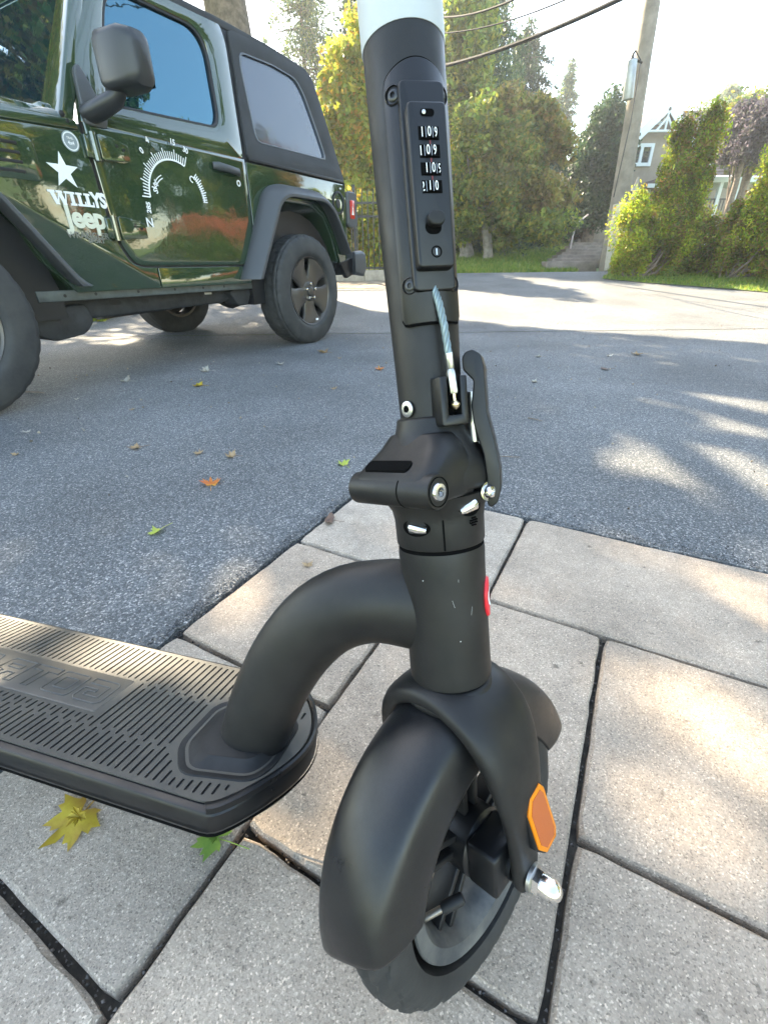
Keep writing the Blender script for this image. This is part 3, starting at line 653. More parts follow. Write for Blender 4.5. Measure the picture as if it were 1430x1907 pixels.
b = SB(); va = -22.; p0 = wheelpt(.078, va, .004, WC); p1 = wheelpt(.058, va, .017, WC); p2 = wheelpt(.0435, va, .027, WC); b.tube([p0, p1], .0028, 12); VL = sp('valve_stem', b, mk('valve_brass', (.25, .22, .18), .4, metal=.7)); 
b = SB(); b.tube([p1.lerp(p2, -.12), p1, p1.lerp(p2, .9), p2], [.0040, .0048, .0048, .0038], 16); sp('valve_cap', b, M_rub, parent=VL)
b = SB(); b.lathe([(.0115, .0675), (.0115, .0705), (.0095, .0708)], wc, y, 28, cap=True); sp('washer', b, M_stl)
b = SB(); b.lathe([(.0092, .0705), (.0100, .0712), (.0100, .0765)], wc, y, 6, cap=True); sp('axle_nut', b, M_chr)
b = SB(); b.lathe([(.0088, .0760), (.0090, .0800), (.0084, .0850), (.0066, .0890), (.0036, .0915), (.0002, .0922)], wc, y, 32); sp('acorn_nut', b, M_chr)
# amber reflector on the right fork blade
RF = Vector((-.010, .0705, .051)); rn = Vector((.02, .97, .16)).normalized(); rz_ = (Vector((.16, 0, 1))-rn*rn.dot(Vector((.16, 0, 1)))).normalized(); rx = rz_.cross(rn)
def RFm(v): return Sv(RF+rx*v[0]+rz_*v[1]+rn*v[2])
oct_ = [(-.0135, -.0165), (-.006, -.0265), (.010, -.0265), (.0135, -.020), (.0135, .020), (.010, .0265), (-.006, .0265), (-.0135, .0165)]
b = MB(RFm); b.prism([(x*1.12, y*1.06) for x, y in oct_], lambda u, v, z_: Vector((u, v, z_)), -.006, .0012); RFo = sp('reflector', b, M_blk2, bevel=.0006); RFo['label'] = 'amber reflector on the fork blade'
b = MB(RFm); b.prism(oct_, lambda u, v, z_: Vector((u, v, z_)), .001, .0030); sp('reflector_rim', b, mk('amber_rim', (.85, .25, .0), .35, trans=.2), parent=RFo, bevel=.0004)
b = MB(RFm); b.prism([(x*.78, y*.86) for x, y in oct_], lambda u, v, z_: Vector((u, v, z_)), .0028, .0034); sp('reflector_lens', b, mk('amber_lens', (.42, .085, .006), .4, bump=.9, bscale=1400, coat=.5), parent=RFo)

# deck
VC = -.0335
def deck_outline(g, ux):           # g: inset, ux: rear end
    hw = .0945-g; T_ = .0905-g*1.0
    nose = [(.038, -hw), (.052, -hw*.84), (.066, -hw*.62), (.079, -hw*.36), (.0865, -hw*.10), (.0865, hw*.14), (.079, hw*.40), (.064, hw*.66), (.046, hw*.86), (.022, hw)]
    nose = [(x-g*.9, y) for x, y in nose]
    return [(x, VC+y) for x, y in fillet([(ux, -hw)]+nose+[(ux, hw)], [0]+[.012]*10+[0], 3)]
o0 = deck_outline(0, -.56); o1 = deck_outline(.0015, -.56); o2 = deck_outline(.012, -.55); o3 = deck_outline(.006, -.56)
b = KB(); b.rings([[Vector((x, y, -.052)) for x, y in deck_outline(.021, -.54)], [Vector((x, y, -.047)) for x, y in deck_outline(.015, -.55)], [Vector((x, y, -.026)) for x, y in deck_outline(.007, -.56)], [Vector((x, y, -.0235)) for x, y in deck_outline(.0015, -.56)], [Vector((x, y, -.005)) for x, y in o0], [Vector((x, y, -.0022)) for x, y in o1], [Vector((x, y, -.0012)) for x, y in deck_outline(.004, -.56)]])
DK = sp('deck', b, M_blk2)
b = KB(); b.rings([[Vector((x, y, -.0255)) for x, y in deck_outline(-.0006, -.5605)], [Vector((x, y, -.0235)) for x, y in deck_outline(-.0010, -.5605)], [Vector((x, y, -.0222)) for x, y in deck_outline(-.0004, -.5605)]], cap=False); sp('deck_trim', b, M_dark, parent=DK)
# rubber mat: a sheet pierced by slots, laid over a darker base
mo = deck_outline(.0075, -.545)
b = KB(); b.add([Vector((x, y, -.0006)) for x, y in mo], [tuple(range(len(mo)))]); sp('mat_base', b, mk('mat_base_rubber', (.008, .008, .008), .7), parent=DK, smooth=False)
M_mat = mk('mat_rubber', (.045, .044, .040), .42, col2=(.080, .075, .062), vscale=9, bump=.12, bscale=500, spec=.55)
def slot(u, v0, v1, w_=.00125):
    if v1-v0 < .005: return None
    o = []
    for cv, a0 in ((v1, 0), (v0, 180)):
        for i in range(4): t = R(a0+180*i/3); o.append((u+w_*math.cos(t), cv-math.copysign(w_, cv-(v0+v1)/2)*1.0+w_*math.sin(t)))
    return o
foot = [(-.036, -.075), (-.012, -.104), (.055, -.092), (.0665, -.070), (.066, -.012), (.040, .006), (-.014, .006), (-.036, -.012)]
footf = fillet(foot, .012, 4)
panel = [(-.147, -.064), (-.147, -.0085), (-.545, -.0085), (-.545, -.064)]
slots = []; PIT = .0082; u = .062; row = 0
edgein = deck_outline(.0125, -.54)
while u > -.535:
    vs_ = np.arange(VC-.095, VC+.095, .0005); ok = []
    cyc = row % 4
    cuts = [VC-.050+.006*(cyc % 2), VC+.020+.007*((cyc+1) % 2)] if u < -.03 else ([VC-.052+.004*(cyc % 2)] if u < .0 else [])
    for v in vs_:
        good = inside(u, v, edgein) and not inside(u, v, [(foot[i][0]+(.003 if foot[i][0] > 0 else -.003), foot[i][1]+(.003 if foot[i][1] > -.035 else -.003)) for i in range(8)]) and not (u < -.143 and -.0675 < v < -.0055) and all(abs(v-c) > .0016 for c in cuts)
        ok.append(good)
    st_ = None
    for v, g in zip(list(vs_)+[9], ok+[False]):
        if g and st_ is None: st_ = v
        if not g and st_ is not None:
            s1 = slot(u, st_, last)
            if s1: slots.append(s1)
            st_ = None
        last = v
    u -= PIT; row += 1
bm = bmesh.new()
def loop(pts):
    v = [bm.verts.new((x, y, 0)) for x, y in pts]; return [bm.edges.new((v[i], v[(i+1) % len(v)])) for i in range(len(v))]
es = loop(mo)
for s1 in slots: es += loop(s1)
bmesh.ops.triangle_fill(bm, use_beauty=True, use_dissolve=False, edges=es)
for f in bm.faces:
    if f.normal.z < 0: f.normal_flip()
r_ = bmesh.ops.extrude_face_region(bm, geom=bm.faces[:]); 
for g in r_['geom']:
    if isinstance(g, bmesh.types.BMVert): g.co.z += .0014
for v in bm.verts: v.co = Kv(v.co)-so
bmesh.ops.recalc_face_normals(bm, faces=bm.faces)
me = bpy.data.meshes.new('tread_mat'); bm.to_mesh(me); bm.free(); me.materials.append(M_mat); MT = bpy.data.objects.new('tread_mat', me); COL.objects.link(MT); MT.parent = DK
# embossed lettering reads from the far side of the deck
b = KB(); b.prism(fillet(panel, .003, 3), lambda u, v, z_: Vector((u, v, z_)), .0008, .0017); PN = sp('logo_panel', b, M_mat, parent=DK, bevel=.0003)
def seglet(strokes, ox):
    for stp in strokes:
        pts = [Vector((-.150-(ox+x), -.0365+.0175*1.0-(y), .0019)) for x, y in stp]; b = KB(); b.tube(pts, .0009, 6); sp('embossed_line', b, M_mat, parent=DK)
def outl(poly, ox):
    seglet([poly+[poly[0]]], ox)
Wd = .036; Hh = .035; q = .0085
def Gp(): return fillet([(.004, 0), (Wd, 0), (Wd, q), (q, q), (q, Hh-q), (Wd-q, Hh-q), (Wd-q, Hh*.56), (Wd*.5, Hh*.56), (Wd*.5, Hh*.44), (Wd, Hh*.44), (Wd, Hh-.004), (Wd-.004, Hh), (.004, Hh), (0, Hh-.004), (0, .004)], .001, 2)
outl([(x, Hh-y) if False else (x, Hh-y) for x, y in [(a, Hh-b_) for a, b_ in Gp()]][::1], .004)
ox = .047
outl(fillet([(0, 0), (Wd, 0), (Wd, Hh), (0, Hh)], .005, 3), ox); outl(fillet([(q, q), (Wd-q, q), (Wd-q, Hh-q), (q, Hh-q)], .003, 3), ox)
ox = .088
outl([(0, 0), (Wd, 0), (Wd, q), (Wd/2+q/2, q), (Wd/2+q/2, Hh), (Wd/2-q/2, Hh), (Wd/2-q/2, q), (0, q)], ox)
ox = .128
outl([(0, 0), (Wd-.004, 0), (Wd, .004), (Wd, Hh*.55), (Wd-.010, Hh*.62), (Wd, Hh), (Wd-.010, Hh), (Wd*.5, Hh*.64), (q, Hh*.64), (q, Hh), (0, Hh)], ox); outl([(q, q), (Wd-q, q), (Wd-q, Hh*.42), (q, Hh*.42)], ox)
ox = .168
outl([(Wd*.35, 0), (Wd*.65, 0), (Wd, Hh), (Wd-q, Hh), (Wd*.7, Hh*.75), (Wd*.3, Hh*.75), (q, Hh), (0, Hh)], ox)
ox = .208
outl([(0, 0), (q, 0), (Wd/2, Hh*.38), (Wd-q, 0), (Wd, 0), (Wd*.62, Hh/2), (Wd, Hh), (Wd-q, Hh), (Wd/2, Hh*.62), (q, Hh), (0, Hh), (Wd*.38, Hh/2)], ox)
# moulded foot round the gooseneck
b = KB()
b.rings([[Vector((x, y, .0008)) for x, y in footf], [Vector((x*.985+.0003, (y+.045)*.98-.045, .0026)) for x, y in footf], [Vector((.014+(x-.014)*.90, -.043+(y+.043)*.90, .0022)) for x, y in footf], [Vector((.014+(x-.014)*.86, -.043+(y+.043)*.86, .0006)) for x, y in footf], [Vector((.018+(x-.018)*.78, -.043+(y+.043)*.78, .0030)) for x, y in footf], [Vector((.02+(x-.018)*.66, -.043+(y+.043)*.66, .009)) for x, y in footf]])
sp('neck_base', b, M_rub)
# front cap of the deck with its stepped rim
b = KB(); rim0 = [p for p in deck_outline(.0008, -.56) if p[0] > .030]; rim1 = [p for p in deck_outline(.006, -.56) if p[0] > .024]
n0 = min(len(rim0), len(rim1)); 
def res(pl, n):
    d = [0]; 
    for i in range(len(pl)-1): d.append(d[-1]+math.dist(pl[i], pl[i+1]))
    o = []
    for k in range(n):
        t = d[-1]*k/(n-1); i = max(j for j in range(len(d)) if d[j] <= t+1e-12); i = min(i, len(pl)-2); f = (t-d[i])/(d[i+1]-d[i]); o.append((pl[i][0]+(pl[i+1][0]-pl[i][0])*f, pl[i][1]+(pl[i+1][1]-pl[i][1])*f))
    return o
A_ = res(rim0, 40); B_ = res(rim1, 40)
b.rings([[Vector((a[0], a[1], -.004)), Vector((a[0]*.998, a[1], .0022)), Vector(((a[0]+c[0])/2, (a[1]+c[1])/2, .0034)), Vector((c[0], c[1], .0026)), Vector((c[0], c[1], -.004))] for a, c in zip(A_, B_)]); sp('nose_rim', b, M_blk2, parent=DK)
# rear wheel and mudguard (beyond the left edge of the picture)
b = KB(); rs = []
for k in range(64):
    a = 360*k/64; rs.append([Vector((-.66+(.100+.0235*math.cos(t))*math.cos(R(a)), VC+.0255*math.sin(t), -.018+(.100+.0235*math.cos(t))*math.sin(R(a)))) for t in [2*math.pi*j/14 for j in range(14)]])
b.rings(rs, False, True); sp('rear_tyre', b, M_tyre)
b = KB(); b.lathe([(.08, -.02), (.03, -.024), (.03, .024), (.08, .02)], (-.66, VC, -.018), (0, 1, 0), 32, cap=False); sp('rear_rim', b, M_alu)
b = KB(); b.rings([[Vector((-.66+r*math.cos(R(a)), VC+x, -.018+r*math.sin(R(a)))) for x, r in ((-.035, .128), (0, .14), (.035, .128), (.034, .125), (0, .137), (-.034, .125))] for a in range(20, 165, 8)]); sp('rear_fender', b, M_fend)
for sd in (-1, 1):
    b = KB(); b.box((-.60, VC+sd*.045, -.02), (.16, .012, .03)); sp('rear_stay', b, M_blk, bevel=.003)
b = KB(); b.tube([Vector((-.30, .05, -.05)), Vector((-.34, .10, -.10)), Vector((-.36, .13, -.145))], .006, 10); sp('kickstand', b, M_blk)

# ------------------------------------------------------------------ green off-road car
JO = Vector((-.56, 4.07, 0)); JX = Vector((-.4947, -.8690, 0)).normalized(); JT = Vector((-JX.y, JX.x, 0))
JP = empty('off_road_car', JO, 'dark green soft top off-road car parked on the driveway with white star and lettering', 'car', rz=math.atan2(JX.y, JX.x))
M_grn = mk('dark_green_paint', (.022, .042, .020), .07, metal=.0, bump=.035, bscale=3.2, coat=.9, spec=.6)
M_grn.node_tree.nodes['Principled BSDF'].inputs['IOR'].default_value = 1.6
M_flr = mk('flare_plastic', (.055, .058, .062), .5, bump=.08, bscale=500, spec=.5)
M_top = mk('soft_top_fabric', (.030, .031, .034), .75, bump=.25, bscale=500, var=.2, vscale=5)
M_gls = mk('dark_glass', (.004, .012, .018), .015, spec=.75, bump=.012, bscale=2.5, ior=2.0); M_gls.node_tree.nodes['Principled BSDF'].inputs['Specular Tint'].default_value = (.36, .76, 1, 1)  # specular tint puts the blue of a clear sky into the reflections
M_vin = mk('vinyl_window', (.03, .040, .065), .06, spec=.6, coat=.5, bump=.03, bscale=4)
M_und = mk('underbody', (.022, .023, .024), .6, var=.4, vscale=12, bump=.3, bscale=60)
M_sill = mk('sill_steel', (.075, .085, .08), .45, var=.3, vscale=10, bump=.1, bscale=80)
M_gsk = mk('gasket', (.008, .008, .009), .5)
def JB(): return MB(lambda v: Vector(v))
def jp(name, mb, mat, **kw): return mb.build(name, mat, kw.pop('parent', JP), **kw)
def side(poly, t0, t1, up=False, mb=None):
    b = mb or MB()
    def fn(u, v, w_):
        t = w_ - (.13*(v-1.2) if (up and v > 1.2) else 0)
        return Vector((u, t, v))
    return b.prism(poly, fn, t0, t1)
# tub with wheel openings
def archp(cx, r, z0, a0, a1, n=9): return [(cx+r*math.cos(R(a0+(a1-a0)*i/n)), z0+r*math.sin(R(a0+(a1-a0)*i/n))) for i in range(n+1)]
tub = [(-.74, .60), (-.58, .60)] + [(-.50, .80), (-.40, .93), (-.25, 1.0), (.12, 1.0), (.28, .93), (.40, .80), (.56, .47)] + [(1.80, .47), (1.93, .62), (2.0, .80), (2.08, .90), (2.2, .965), (2.55, .99), (2.75, .95), (2.95, .95), (2.98, 1.12), (1.62, 1.192), (1.50, 1.198), (-.70, 1.198), (-.745, 1.12)]
b = side(tub, -.14, -1.74); BD = jp('body', b, M_grn, bevel=.02, seg=3)
# slightly proud outer skins: quarter panel, rocker, fender side, door
quarter = [(.462, 1.193), (.473, .63), (.50, .605), (.545, .50), (.60, .50)][:0]
b = side(fillet([(.455, 1.19), (.462, .66), (.50, .60), (.535, .595), (.54, .56), (.40, .84), (.28, .95), (.12, 1.02), (-.25, 1.02), (-.40, .95), (-.50, .82), (-.60, .60), (-.71, .62), (-.735, 1.12), (-.695, 1.19)], [.01, .02, .04, .01, 0, 0, .03, .03, .03, .03, 0, .0, .01, .03, .01], 3), -.141, -.122); jp('quarter_panel', b, M_grn, bevel=.006, seg=3)
b = side(fillet([(.555, .475), (1.30, .475), (1.30, .582), (.52, .582)], .004, 2), -.141, -.122); jp('rocker_panel', b, M_grn, bevel=.006, seg=3)
b = side(fillet([(1.308, .475), (1.80, .475), (1.915, .60), (1.99, .78), (2.07, .90), (2.2, .98), (2.55, 1.0), (2.75, .96), (2.97, .96), (2.97, 1.09), (1.62, 1.155), (1.553, 1.16), (1.535, .83), (1.515, .70), (1.46, .60), (1.38, .582), (1.308, .582)], [.004, 0, 0, 0, 0, 0, 0, 0, .01, .02, .01, .02, .03, .05, .06, .02, .004], 4), -.141, -.122); jp('front_side_panel', b, M_grn, bevel=.006, seg=3)
b = side(fillet([(1.60, 1.163), (2.97, 1.10), (2.95, 1.16), (1.62, 1.20), (1.565, 1.20), (1.56, 1.165)], .006, 2), -.141, -.128); jp('hood_side', b, M_grn, bevel=.005)
b = JB(); b.rings([[Vector((s2, t, z)) for t, z in ((-.128, 1.16), (-.135, 1.2), (-.17, 1.235), (-.5, 1.255), (-.94, 1.262), (-1.38, 1.255), (-1.71, 1.235), (-1.745, 1.2), (-1.75, 1.16))] for s2 in (1.62, 2.1, 2.6, 2.95)]); jp('hood', b, M_grn, bevel=.01)
b = side(rrect(1.80, .935, 2.02, 1.10, .03), -.124, -.119); jp('fender_vent', b, M_grn, bevel=.003)
for i in range(4):
    b = JB(); b.box((1.93-.0*i, -.118, .965+.034*i), (.12, .004, .012)); jp('vent_slot', b, M_gsk, bevel=.001)
# door with its window frame
door = [(1.535, 1.20), (1.528, 1.02), (1.520, .84), (1.500, .70), (1.44, .600), (1.36, .592), (.62, .592), (.535, .598), (.487, .655), (.474, .80), (.470, 1.0), (.466, 1.20)]
doorf = fillet(door, [0, .05, .06, .08, .07, .05, .04, .05, .06, .08, .1, 0], 4)
b = JB(); bulge = lambda u, v: .008*max(0, 1-((u-1.0)/.62)**2)*max(0, 1-((v-.9)/.42)**2)
n_ = len(doorf); cen = Vector((1.0, .9)); layers = []
for sc2 in (1, .985, .93, .8, .6, .35, .15):
    layers.append([Vector((cen.x+(u-cen.x)*sc2, -.1205+(0 if sc2 == 1 else .0035)+.010*(1-sc2*sc2) , cen.y+(v-cen.y)*sc2)) for u, v in doorf])
b.rings([[Vector((u, -.141, v)) for u, v in doorf]]+layers); DR = jp('door', b, M_grn)
b = side([(1.548, 1.20), (1.541, 1.02), (1.533, .83), (1.513, .69), (1.45, .587), (1.37, .579), (.61, .579), (.525, .587), (.474, .65), (.462, .80), (.458, 1.0), (.454, 1.20)], -.1405, -.1255); jp('door_gap', b, M_gsk, parent=DR, smooth=False)
# upper door frame, leaning inwards
fo = [(1.535, 1.198), (1.500, 1.36), (1.42, 1.55), (1.315, 1.70), (1.245, 1.80), (1.10, 1.845), (.44, 1.888), (.405, 1.80), (.435, 1.50), (.466, 1.198)]
fi = [(1.372, 1.297), (1.345, 1.37), (1.27, 1.60), (1.21, 1.735), (1.13, 1.795), (.66, 1.800), (.60, 1.765), (.575, 1.70), (.600, 1.40), (.640, 1.333)]
def frame_ring(outer, inner, t0, t1, name, mat, parent=None, bevel=.004):
    b = MB(); N = len(outer)
    def q(p, t): return Vector((p[0], t-.13*max(0, p[1]-1.2), p[1]))
    b.rings([[q(p, t0) for p in outer], [q(p, t1) for p in outer], [q(p, t1) for p in inner], [q(p, t0) for p in inner]], cap=False, close=True); return jp(name, b, mat, parent=parent or JP, bevel=bevel)
def resamp(poly, n):
    P_ = poly+[poly[0]]; return res(P_, n+1)[:-1]
foR = resamp(fillet(fo, [.0, .03, .05, .05, .06, .05, .03, .05, .05, 0], 3), 90); fiR = resamp(fillet(fi, [.05, .05, .06, .05, .05, .05, .05, .05, .05, .05], 3), 90)
def align(A, B):
    best = min(range(len(B)), key=lambda k: sum(math.dist(A[i], B[(i+k) % len(B)]) for i in range(0, len(A), 9))); return B[best:]+B[:best]
fiR = align(foR, fiR)
frame_ring(foR, fiR, -.165, -.128, 'door_frame', M_grn, DR, .006)
cenw = Vector((.98, 1.56)); gsk = [tuple(cenw+(Vector(p)-cenw)*.955) for p in fiR]; gi2 = [tuple(cenw+(Vector(p)-cenw)*1.02) for p in fiR]
frame_ring(gi2, gsk, -.16, -.133, 'window_seal', M_gsk, DR, .002)
b = side(resamp(gi2, 40), -.152, -.148, up=True); jp('door_window', b, M_gls, parent=DR, smooth=False)
b = side(fillet([(.464, 1.196), (.40, 1.80), (.435, 1.895), (.35, 1.86), (.42, 1.196)], .0, 1), -.165, -.135, up=True); jp('pillar_seal', b, M_gsk, smooth=False)
# windscreen frame and glass
def wsp(t, z, o=0.): return Vector((1.605-.50*(z-1.2)+o, t, z))
b = JB()
for t in (-.155, -1.72):
    b.rings([[wsp(t-.0, 1.19, -.04)+Vector((0, .02, 0)), wsp(t, 1.19, .03)+Vector((0, .02, 0)), wsp(t, 1.19, .03)+Vector((0, -.17 if t > -.5 else .17, 0)), wsp(t, 1.19, -.04)+Vector((0, -.17 if t > -.5 else .17, 0))],
             [wsp(t, 1.86, -.04)+Vector((0, -.055 if t > -.5 else .055, 0)), wsp(t, 1.86, .03)+Vector((0, -.055 if t > -.5 else .055, 0)), wsp(t, 1.86, .03)+Vector((0, -.155 if t > -.5 else .155, 0)), wsp(t, 1.86, -.04)+Vector((0, -.155 if t > -.5 else .155, 0))]])
b.box((1.60, -.94, 1.225), (.10, 1.4, .09)); b.box((1.285, -.94, 1.84), (.09, 1.38, .07)); jp('windscreen_frame', b, M_grn, bevel=.012, seg=3)
b = JB(); b.add([wsp(-.30, 1.25, .012), wsp(-1.60, 1.25, .012), wsp(-1.55, 1.82, .012), wsp(-.33, 1.82, .012)], [(0, 1, 2, 3)]); jp('windscreen', b, M_gls, smooth=False)
b = JB(); b.tube([wsp(-.45, 1.27, .035), wsp(-.95, 1.30, .03)], .008, 8); jp('wiper', b, M_gsk)
for s2, z in ((1.60, 1.215), (1.585, 1.19)):
    b = JB(); b.lathe([(.012, 0), (.012, .006), (.007, .009)], (s2+.02, -.136, z), (0, 1, 0), 12, cap=True); jp('frame_bolt', b, M_gsk)
# soft top: roof, side panel and vinyl window
b = JB()
rf = [(1.26, 1.872), (.9, 1.895), (.44, 1.905), (.0, 1.90), (-.40, 1.875), (-.47, 1.835), (-.60, 1.55), (-.735, 1.205)]
def tz(z): return -.118-.13*(z-1.2)
rs = []
for s2, z in rf:
    te = tz(z); rs.append([Vector((s2, te-.05, z-.055)), Vector((s2, te-.004, z-.05)), Vector((s2, te-.006, z-.012)), Vector((s2, te-.04, z+.004)), Vector((s2, -.94, z+.018)), Vector((s2, -1.88-te+.04, z+.004)), Vector((s2, -1.88-te+.006, z-.012)), Vector((s2, -1.88-te+.004, z-.05)), Vector((s2, -1.88-te+.05, z-.055)), Vector((s2, -.94, z-.05))])
b.rings(rs); TP = jp('soft_top', b, M_top, bevel=.008)
so_ = [(.430, 1.207), (.418, 1.40), (.385, 1.66), (.375, 1.862), (.0, 1.868), (-.43, 1.838), (-.50, 1.74), (-.60, 1.50), (-.722, 1.207)]
si_ = [(.318, 1.315), (.325, 1.50), (.332, 1.70), (.315, 1.775), (.0, 1.790), (-.25, 1.775), (-.325, 1.70), (-.41, 1.53), (-.50, 1.325)]
soR = resamp(fillet(so_, .02, 3), 80); siR = align(soR, resamp(fillet(si_, .045, 3), 80))
frame_ring(soR, siR, -.150, -.118, 'side_curtain', M_top, TP, .003)
cenq = Vector((-.03, 1.55)); frame_ring([tuple(cenq+(Vector(p)-cenq)*1.0) for p in siR], [tuple(cenq+(Vector(p)-cenq)*.965) for p in siR], -.132, -.1165, 'window_hem', mk('hem_grey', (.10, .11, .13), .5), TP, .001)
b = side(resamp([tuple(cenq+(Vector(p)-cenq)*.985) for p in siR], 40), -.134, -.130, up=True); jp('vinyl_window', b, M_vin, parent=TP, smooth=False)
b = JB(); b.rings([[Vector((s2, tz(1.3)+.012, 1.205+o)) for s2, o in ()]]) if False else None
b = side([(.43, 1.196), (-.70, 1.196), (-.70, 1.214), (.43, 1.214)], -.135, -.110); jp('belt_rail', b, M_gsk, bevel=.003)
# body seal line on the tub under the curtain
# door hinges, handle, lock
for z in (1.105, .765):
    b = side(fillet([(1.435, z-.045), (1.50, z-.05), (1.50, z+.055), (1.435, z+.05), (1.345, z+.028), (1.345, z-.04)], .01, 3), -.12, -.086); HG = jp('door_hinge', b, M_grn, parent=DR, bevel=.008, seg=3)
    b = JB(); b.lathe([(.016, z-.055), (.016, z+.058)], (1.515, -.105, 0), (0, 0, 1), 14, cap=True); jp('hinge_pin', b, M_grn, parent=DR)
    b = side([(1.522, z-.05), (1.56, z-.045), (1.56, z+.045), (1.522, z+.05)], -.121, -.104); jp('hinge_leaf', b, M_grn, parent=DR, bevel=.004)
    for dx, dz in ((-.015, .018), (-.05, .006)):
        b = JB(); b.lathe([(.007, 0), (.007, .003), (.003, .003), (.003, .001), (.0001, .001)], (1.425+dx, -.086, z+dz), (0, 1, 0), 12); jp('hinge_screw', b, M_gsk, parent=DR)
    for k in range(3):
        b = JB(); b.box((1.40, -.0855, z+.040-.010*k-.0), (.05-.005*k, .003, .004)); jp('hinge_rib', b, M_grn, parent=DR)
b = side([(u*1.0, v) for u, v in rrect(.60, 1.075, .72, 1.165, .04, 5)], -.1205, -.1165); HD = jp('handle_cup', b, M_gsk, parent=DR)
b = JB(); b.tube([Vector((.765, -.105, 1.130)), Vector((.735, -.082, 1.128)), Vector((.66, -.074, 1.122)), Vector((.58, -.080, 1.117)), Vector((.552, -.102, 1.115))], [.018, .022, .021, .021, .016], 12, ell=.8, up=(0, 0, 1)); jp('door_handle', b, M_flr, parent=DR)
b = JB(); b.lathe([(.018, 0), (.018, .004), (.010, .005), (.010, .003), (.0001, .003)], (.556, -.1175, 1.062), (0, 1, 0), 20); jp('key_lock', b, M_dig, parent=DR)
# wing mirror
b = JB()
b.rings([[Vector((s2+ds, t, z)) for s2, z in rrect(1.30, 1.315, 1.55, 1.515, r_, 4)] for t, r_, ds in ()]) if False else None
def mring(t, x0, x1, z0, z1, r_, n=5): return [Vector((x, t, z)) for x, z in rrect(x0, z0, x1, z1, r_, n)]
mir = [mring(-.02, 1.40, 1.44, 1.36, 1.46, .015), mring(-.005, 1.35, 1.47, 1.32, 1.50, .03), mring(.03, 1.325, 1.485, 1.305, 1.515, .035), mring(.16, 1.325, 1.475, 1.305, 1.515, .035), mring(.205, 1.335, 1.45, 1.315, 1.505, .04), mring(.222, 1.355, 1.42, 1.35, 1.47, .02)]
b.rings(mir); MR = jp('wing_mirror', b, mk('mirror_plastic', (.022, .023, .025), .42, bump=.05, bscale=500), bevel=0)
b = JB(); b.add([Vector((1.3235, .0, 1.325)), Vector((1.3235, .185, 1.325)), Vector((1.3235, .185, 1.497)), Vector((1.3235, .0, 1.497))], [(0, 1, 2, 3)]); jp('mirror_glass', b, M_gls, parent=MR)
b = JB(); b.tube([Vector((1.49, -.13, 1.235)), Vector((1.48, -.06, 1.245)), Vector((1.43, .02, 1.285)), Vector((1.41, .05, 1.32))], [.05, .052, .045, .03], 14, ell=.75, up=(1, 0, 0)); jp('mirror_arm', b, MATS['mirror_plastic'], parent=MR)
b = side(fillet([(1.53, 1.19), (1.50, 1.40), (1.47, 1.43), (1.44, 1.36), (1.40, 1.24), (1.42, 1.19)], .02, 3), -.135, -.108, up=True); jp('mirror_base', b, M_flr, parent=MR, bevel=.006)
# wheel-arch flares
def flare(name, outer, inner, t_out=.005, t_in=-.125, drop=.02):
    oR = res(outer, 46); iR = res(inner, 46); b = MB(); rs = []
    for (a, c) in zip(oR, iR):
        a = Vector(a); c = Vector(c); dd = (c-a)
        rs.append([Vector((a.x, t_in, a.y)), Vector((a.x, t_in+.03, a.y)), Vector((a.x+dd.x*.12, t_in+.062, a.y+dd.y*.12)), Vector((a.x+dd.x*.55, t_out-.016, a.y+dd.y*.55)), Vector((a.x+dd.x*.74, t_out, a.y+dd.y*.74)), Vector((c.x, t_out, c.y)), Vector((c.x, t_out-.02, c.y)), Vector((a.x+dd.x*.6, t_in-.0, a.y+dd.y*.6))])
    b.rings(rs); return jp(name, b, M_flr, bevel=.003)
flare('rear_flare', fillet([(.66, .50), (.60, .60), (.33, 1.055), (.20, 1.10), (-.27, 1.10), (-.42, 1.04), (-.56, .86), (-.645, .66)], [0, .03, .08, .06, .06, .08, .1, 0], 4), fillet([(.56, .50), (.50, .60), (.27, .975), (.17, 1.02), (-.27, 1.02), (-.38, .96), (-.50, .80), (-.60, .66)], [0, .03, .08, .06, .06, .08, .1, 0], 4))
flare('front_flare', fillet([(1.73, .505), (1.80, .54), (2.02, .86), (2.16, 1.03), (2.30, 1.07), (2.75, 1.05), (2.95, .93), (3.0, .80)], [0, .03, .1, .06, .06, .08, .06, 0], 4), fillet([(1.85, .505), (1.89, .56), (2.09, .86), (2.20, .97), (2.32, 1.0), (2.70, .98), (2.86, .88), (2.90, .80)], [0, .03, .1, .06, .06, .08, .06, 0], 4), t_out=.03)
b = JB(); b.rings([[Vector((cx+r_*math.cos(R(a)), t, .42+r_*math.sin(R(a)))) for a in range(-10, 200, 14)] for cx, r_, t in ((0, .53, -.15), (0, .53, -.60))], cap=True); jp('arch_liner', b, M_gsk)
b = JB(); b.rings([[Vector((2.43+r_*math.cos(R(a)), t, .42+r_*math.sin(R(a)))) for a in range(-10, 200, 14)] for r_, t in ((.56, -.15), (.56, -.60))], cap=True); jp('arch_liner', b, M_gsk)
